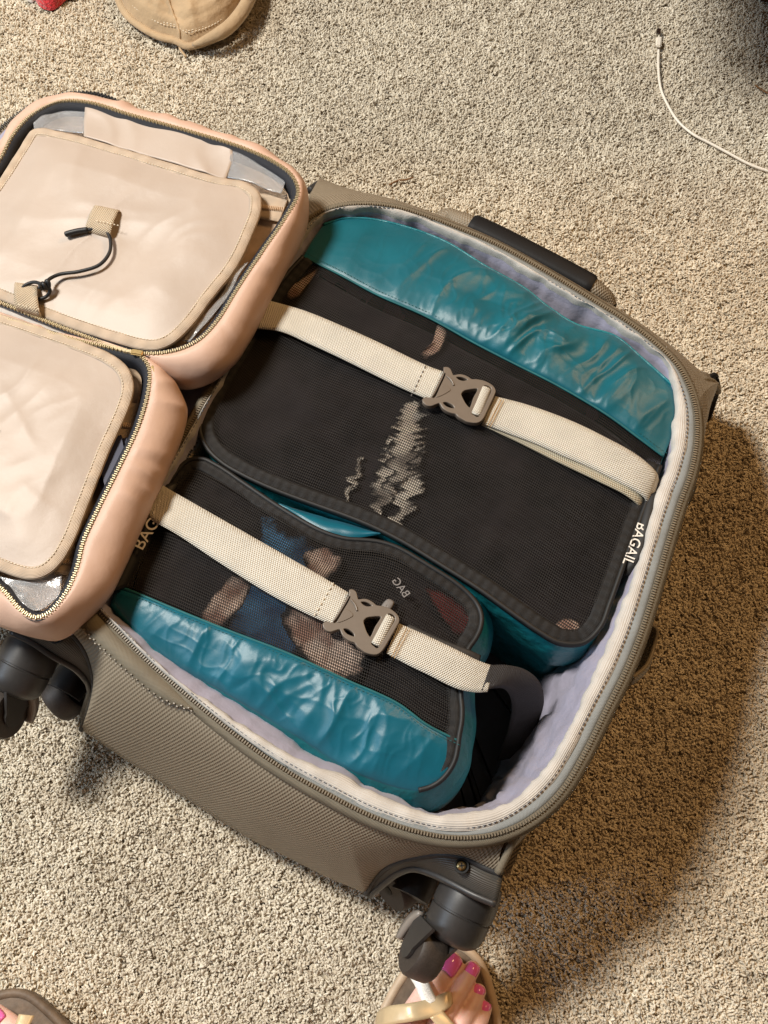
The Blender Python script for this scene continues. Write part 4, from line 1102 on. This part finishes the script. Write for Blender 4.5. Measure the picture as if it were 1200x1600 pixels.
sm = [(258,-30),(262,0),(270,22),(278,40),(276,52),(281,60),(286,66)]
smp = smooth_path(PL([(a, b, .03) for a, b in sm]), 40)
co = r.reshape(-1, 3)
for q in smp: q[2] = co[np.argmin(np.linalg.norm(co[:, :2] - q[:2], axis=1)), 2] + .0008
tube('seam', smp, .0016, M['hat'], br, sides=6)
# right-hand roll of the brim
rl = smooth_path(PL([(302,70,.012),(322,62,.022),(350,48,.026),(374,24,.026),(392,-10,.024),(398,-60,.022)]), 40)
tube('brim_roll', rl, np.concatenate([np.linspace(.003, .0085, 10), np.full(30, .0085)]), M['hat'], hat, sides=12)

def cloth_blob(name, pts, h, m, label, cat, seed):
    lp = smooth_path(PL([(a, b, .002) for a, b in pts]), 120, True)
    r = polar(lp, 20, 0.)
    for i in range(r.shape[0]):
        f = i/(r.shape[0]-1)
        for j in range(r.shape[1]):
            p = r[i, j]; r[i, j, 2] += h*min(1, f*3.5)**.6 + min(1, f*4)*(.006*nz(p, 40, seed) + .004*ridge(p, 40, 1., 2., seed))
    return tag(grid(name, r, m, None, True, uvplan=True), label, cat)
cloth_blob('fleece_cloth', [(52,-25),(55,0),(66,13),(82,16),(94,9),(104,0),(120,-3),(128,-30),(110,-70),(70,-70)], .022, M['red'], 'bright red fleecy cloth at the far left corner of the carpet', 'cloth', 1.)
cloth_blob('white_cloth', [(20,-40),(38,-4),(50,4),(58,-6),(56,-40),(40,-70)], .012, M['white_cloth'], 'bit of white cloth beside the red fleece', 'cloth', 4.)

# ---------------------------------------------------------------- wooden furniture just beyond the far right corner, unseen top added to shade the carpet
f0 = P(1180, 4, .0)
wd = thing('wooden_bench', (f0[0]+.3, f0[1]+.2, 0), 'dark brown wooden bench at the far right corner of the carpet, unseen top added for shade', 'bench')
for dx in (.028, .66):
    for dy in (.022, .44): box('leg', Matrix.Translation((f0[0]+dx, f0[1]+dy, .20)), .05, .05, .40, M['wood'], wd, .004)
box('shade_seat', Matrix.Translation((f0[0]+.22, f0[1]+.17, .42)), 1.12, .62, .04, M['wood'], wd, .006)  # out of view, sized and placed to cast shade on the corner

# ---------------------------------------------------------------- lint on the carpet
def lint(pts, label):
    o = tube('lint_fibre', smooth_path(PL([(a, b, .003) for a, b in pts]), 20), .0011, M['lint'], None, sides=6)
    return tag(o, label, 'lint')
lint([(608,289),(622,282),(634,281),(646,277)], 'short brown lint thread on carpet above the suitcase zipper')
lint([(1180,133),(1190,140),(1200,146)], 'dark brown lint thread on carpet right of the white cable')

# ---------------------------------------------------------------- person: sandalled feet
pers = thing('person', (0, -.2, 0), 'person standing at the near edge, sandalled feet with pink toenails', 'person')
def voxel_body(name, chains, m, parent, xf, vox=.0016):
    bm = bmesh.new()
    for ch in chains:
        for (a, ra), (b, rb_) in zip(ch[:-1], ch[1:]):
            L = np.linalg.norm(b-a); k = max(2, int(L/(min(ra, rb_)*.35)))
            for t in np.linspace(0, 1, k):
                c = a*(1-t) + b*t; q = ra*(1-t) + rb_*t
                bmesh.ops.create_icosphere(bm, subdivisions=2, radius=q, matrix=Matrix.Translation(Vector(c)))
    me = bpy.data.meshes.new(name); bm.to_mesh(me); bm.free()
    tmp = bpy.data.objects.new('tmp', me); COL.objects.link(tmp)
    md = tmp.modifiers.new('r', 'REMESH'); md.mode = 'VOXEL'; md.voxel_size = vox
    sm_ = tmp.modifiers.new('s', 'SMOOTH'); sm_.iterations = 2; sm_.factor = .5
    dg = bpy.context.evaluated_depsgraph_get()
    m2 = bpy.data.meshes.new_from_object(tmp.evaluated_get(dg)); bpy.data.objects.remove(tmp); m2.name = name
    for v in m2.vertices: v.co = Vector(xf(np.array(v.co)))
    m2.materials.clear(); m2.materials.append(m); m2.polygons.foreach_set('use_smooth', [True]*len(m2.polygons))
    bm = bmesh.new(); bm.from_mesh(m2); bmesh.ops.recalc_face_normals(bm, faces=bm.faces); bm.to_mesh(m2); bm.free()
    return link(bpy.data.objects.new(name, m2), parent)
def G(px, py, z): q = P(px, py, .03); return np.array([q[0], q[1], z])
def foot(xf):
    c = lambda *a: [(P(x, y, z), r*.001) for x, y, z, r in a]
    g = lambda *a: [(G(x, y, z), r*.001) for x, y, z, r in a]
    chains = [
        c((636,1612,.043,15), (664,1562,.039,12.5), (687,1528,.035,12.0), (704,1505,.032,10.6)),
        c((672,1618,.046,11), (706,1566,.044,8.2), (725,1536,.037,7.9), (738,1514,.030,7.4)),
        c((700,1632,.042,10), (726,1592,.042,7.4), (740,1567,.036,7.2), (748,1549,.029,6.7)),
        c((720,1652,.038,10), (741,1614,.039,7.0), (752,1592,.034,6.8), (758,1576,.028,6.2)),
        c((740,1676,.034,10), (760,1638,.033,6.6), (767,1620,.027,6.2)),
        g((640,1604,.043,17), (590,1730,.062,25), (560,1810,.085,31), (548,1850,.13,34), (540,1880,.22,40), (535,1890,.33,47)),
        g((685,1630,.042,16), (625,1740,.058,26), (570,1830,.075,32)),
        g((736,1676,.034,13), (670,1770,.042,20), (600,1860,.048,28), (545,1905,.045,32)),
        g((560,1810,.07,30), (545,1905,.045,32)),
        g((660,1640,.036,16), (610,1760,.045,22)),
    ]
    ft = voxel_body('foot', chains, M['skin'], pers, xf)
    def nail(px, py, z, l, w, d0, d1):
        o_ = P(px, py, z); f = P(*d1, z) - P(*d0, z); f[2] = -.22*np.linalg.norm(f); f /= np.linalg.norm(f)
        s = np.cross(f, [0, 0, 1.]); s /= np.linalg.norm(s); u = np.cross(s, f)
        rows = []
        for a in np.linspace(-1, 1, 9):
            rr = []
            for b in np.linspace(-1, 1, 9):
                sq = 1 - .16*max(0, abs(a))**4
                q = o_ + f*a*l/2 + s*b*w/2*sq - u*(abs(b)**2*w*.22 + max(0, a)**2*l*.10) + u*.0012*(1-b*b)*(1-a*a)
                rr.append(xf(q))
            rows.append(rr)
        return grid('toenail', np.array(rows), M['polish'], ft, thick=.0018)
    nail(705, 1504, .0450, .0175, .0170, (672,1550), (706,1500))
    nail(738, 1515, .0392, .0125, .0118, (708,1560), (738,1512))
    nail(748, 1549, .0372, .0112, .0104, (724,1585), (747,1543))
    nail(758, 1574, .0356, .0104, .0096, (738,1605), (757,1566))
    nail(763, 1617, .0350, .0080, .0075, (752,1640), (765,1612))
    return ft
def sandal(xf, edge='sole_edge', toe='white_strap'):
    so = [(694,1466),(728,1474),(756,1502),(773,1548),(785,1610),(780,1690),(730,1790),(640,1900),(570,1950),(515,1930),(505,1860),(535,1760),(566,1660),(590,1584),(622,1524),(658,1478)]
    lp = smooth_path(PL([(a, b, .016) for a, b in so]), 160, True)
    def X(r): return np.array([[xf(q) for q in row] for row in r])
    rows = [offset_loop(lp, .004, -.014), offset_loop(lp, .0, -.012), lp + [0, 0, .001], offset_loop(lp, .0015, .0035), offset_loop(lp, .006, .004), offset_loop(lp, .008, .001)]
    sd_ = grid('sandal', X(rows), M[edge], pers, True)
    grid('footbed', X(polar(offset_loop(lp, .0075, .0015), 6, -.001)), M['sole'], sd_, True)
    def band_(a, b, m, name, th=.0016):
        pa, pb_ = smooth_path(PL(a), 40), smooth_path(PL(b), 40)
        return grid(name, X([pa*(1-f)+pb_*f + np.array([0, 0, .001*math.sin(math.pi*f)]) for f in np.linspace(0, 1, 6)]), m, sd_, thick=th)
    band_([(588,1582,.02),(606,1572,.050),(640,1567,.0635),(672,1560,.058),(700,1549,.0555),(706,1551,.048)], [(586,1612,.02),(604,1602,.052),(645,1596,.066),(680,1588,.062),(704,1573,.058),(708,1568,.052)], M['gold_strap'], 'strap')
    band_([(672,1590,.0655),(690,1612,.064),(720,1650,.06),(750,1690,.045)], [(692,1578,.0605),(708,1598,.062),(738,1635,.056),(768,1675,.038)], M['gold_strap'], 'strap')
    band_([(638,1524,.052),(648,1540,.056),(658,1562,.0590),(664,1572,.060)], [(660,1514,.0535),(668,1530,.0560),(678,1552,.0575),(684,1562,.058)], M[toe], 'toe_strap')
    return sd_
foot(lambda q: q); sandal(lambda q: q)
big_r = P(705, 1503, .045); big_l = P(-14, 1588, .045)
def mir(q):
    d = q - big_r; a = .30
    x, y = -d[0], d[1]
    return np.array([big_l[0] + math.cos(a)*x - math.sin(a)*y, big_l[1] + math.sin(a)*x + math.cos(a)*y, q[2]])
foot(mir); sandal(mir, 'sole', 'gold_strap')
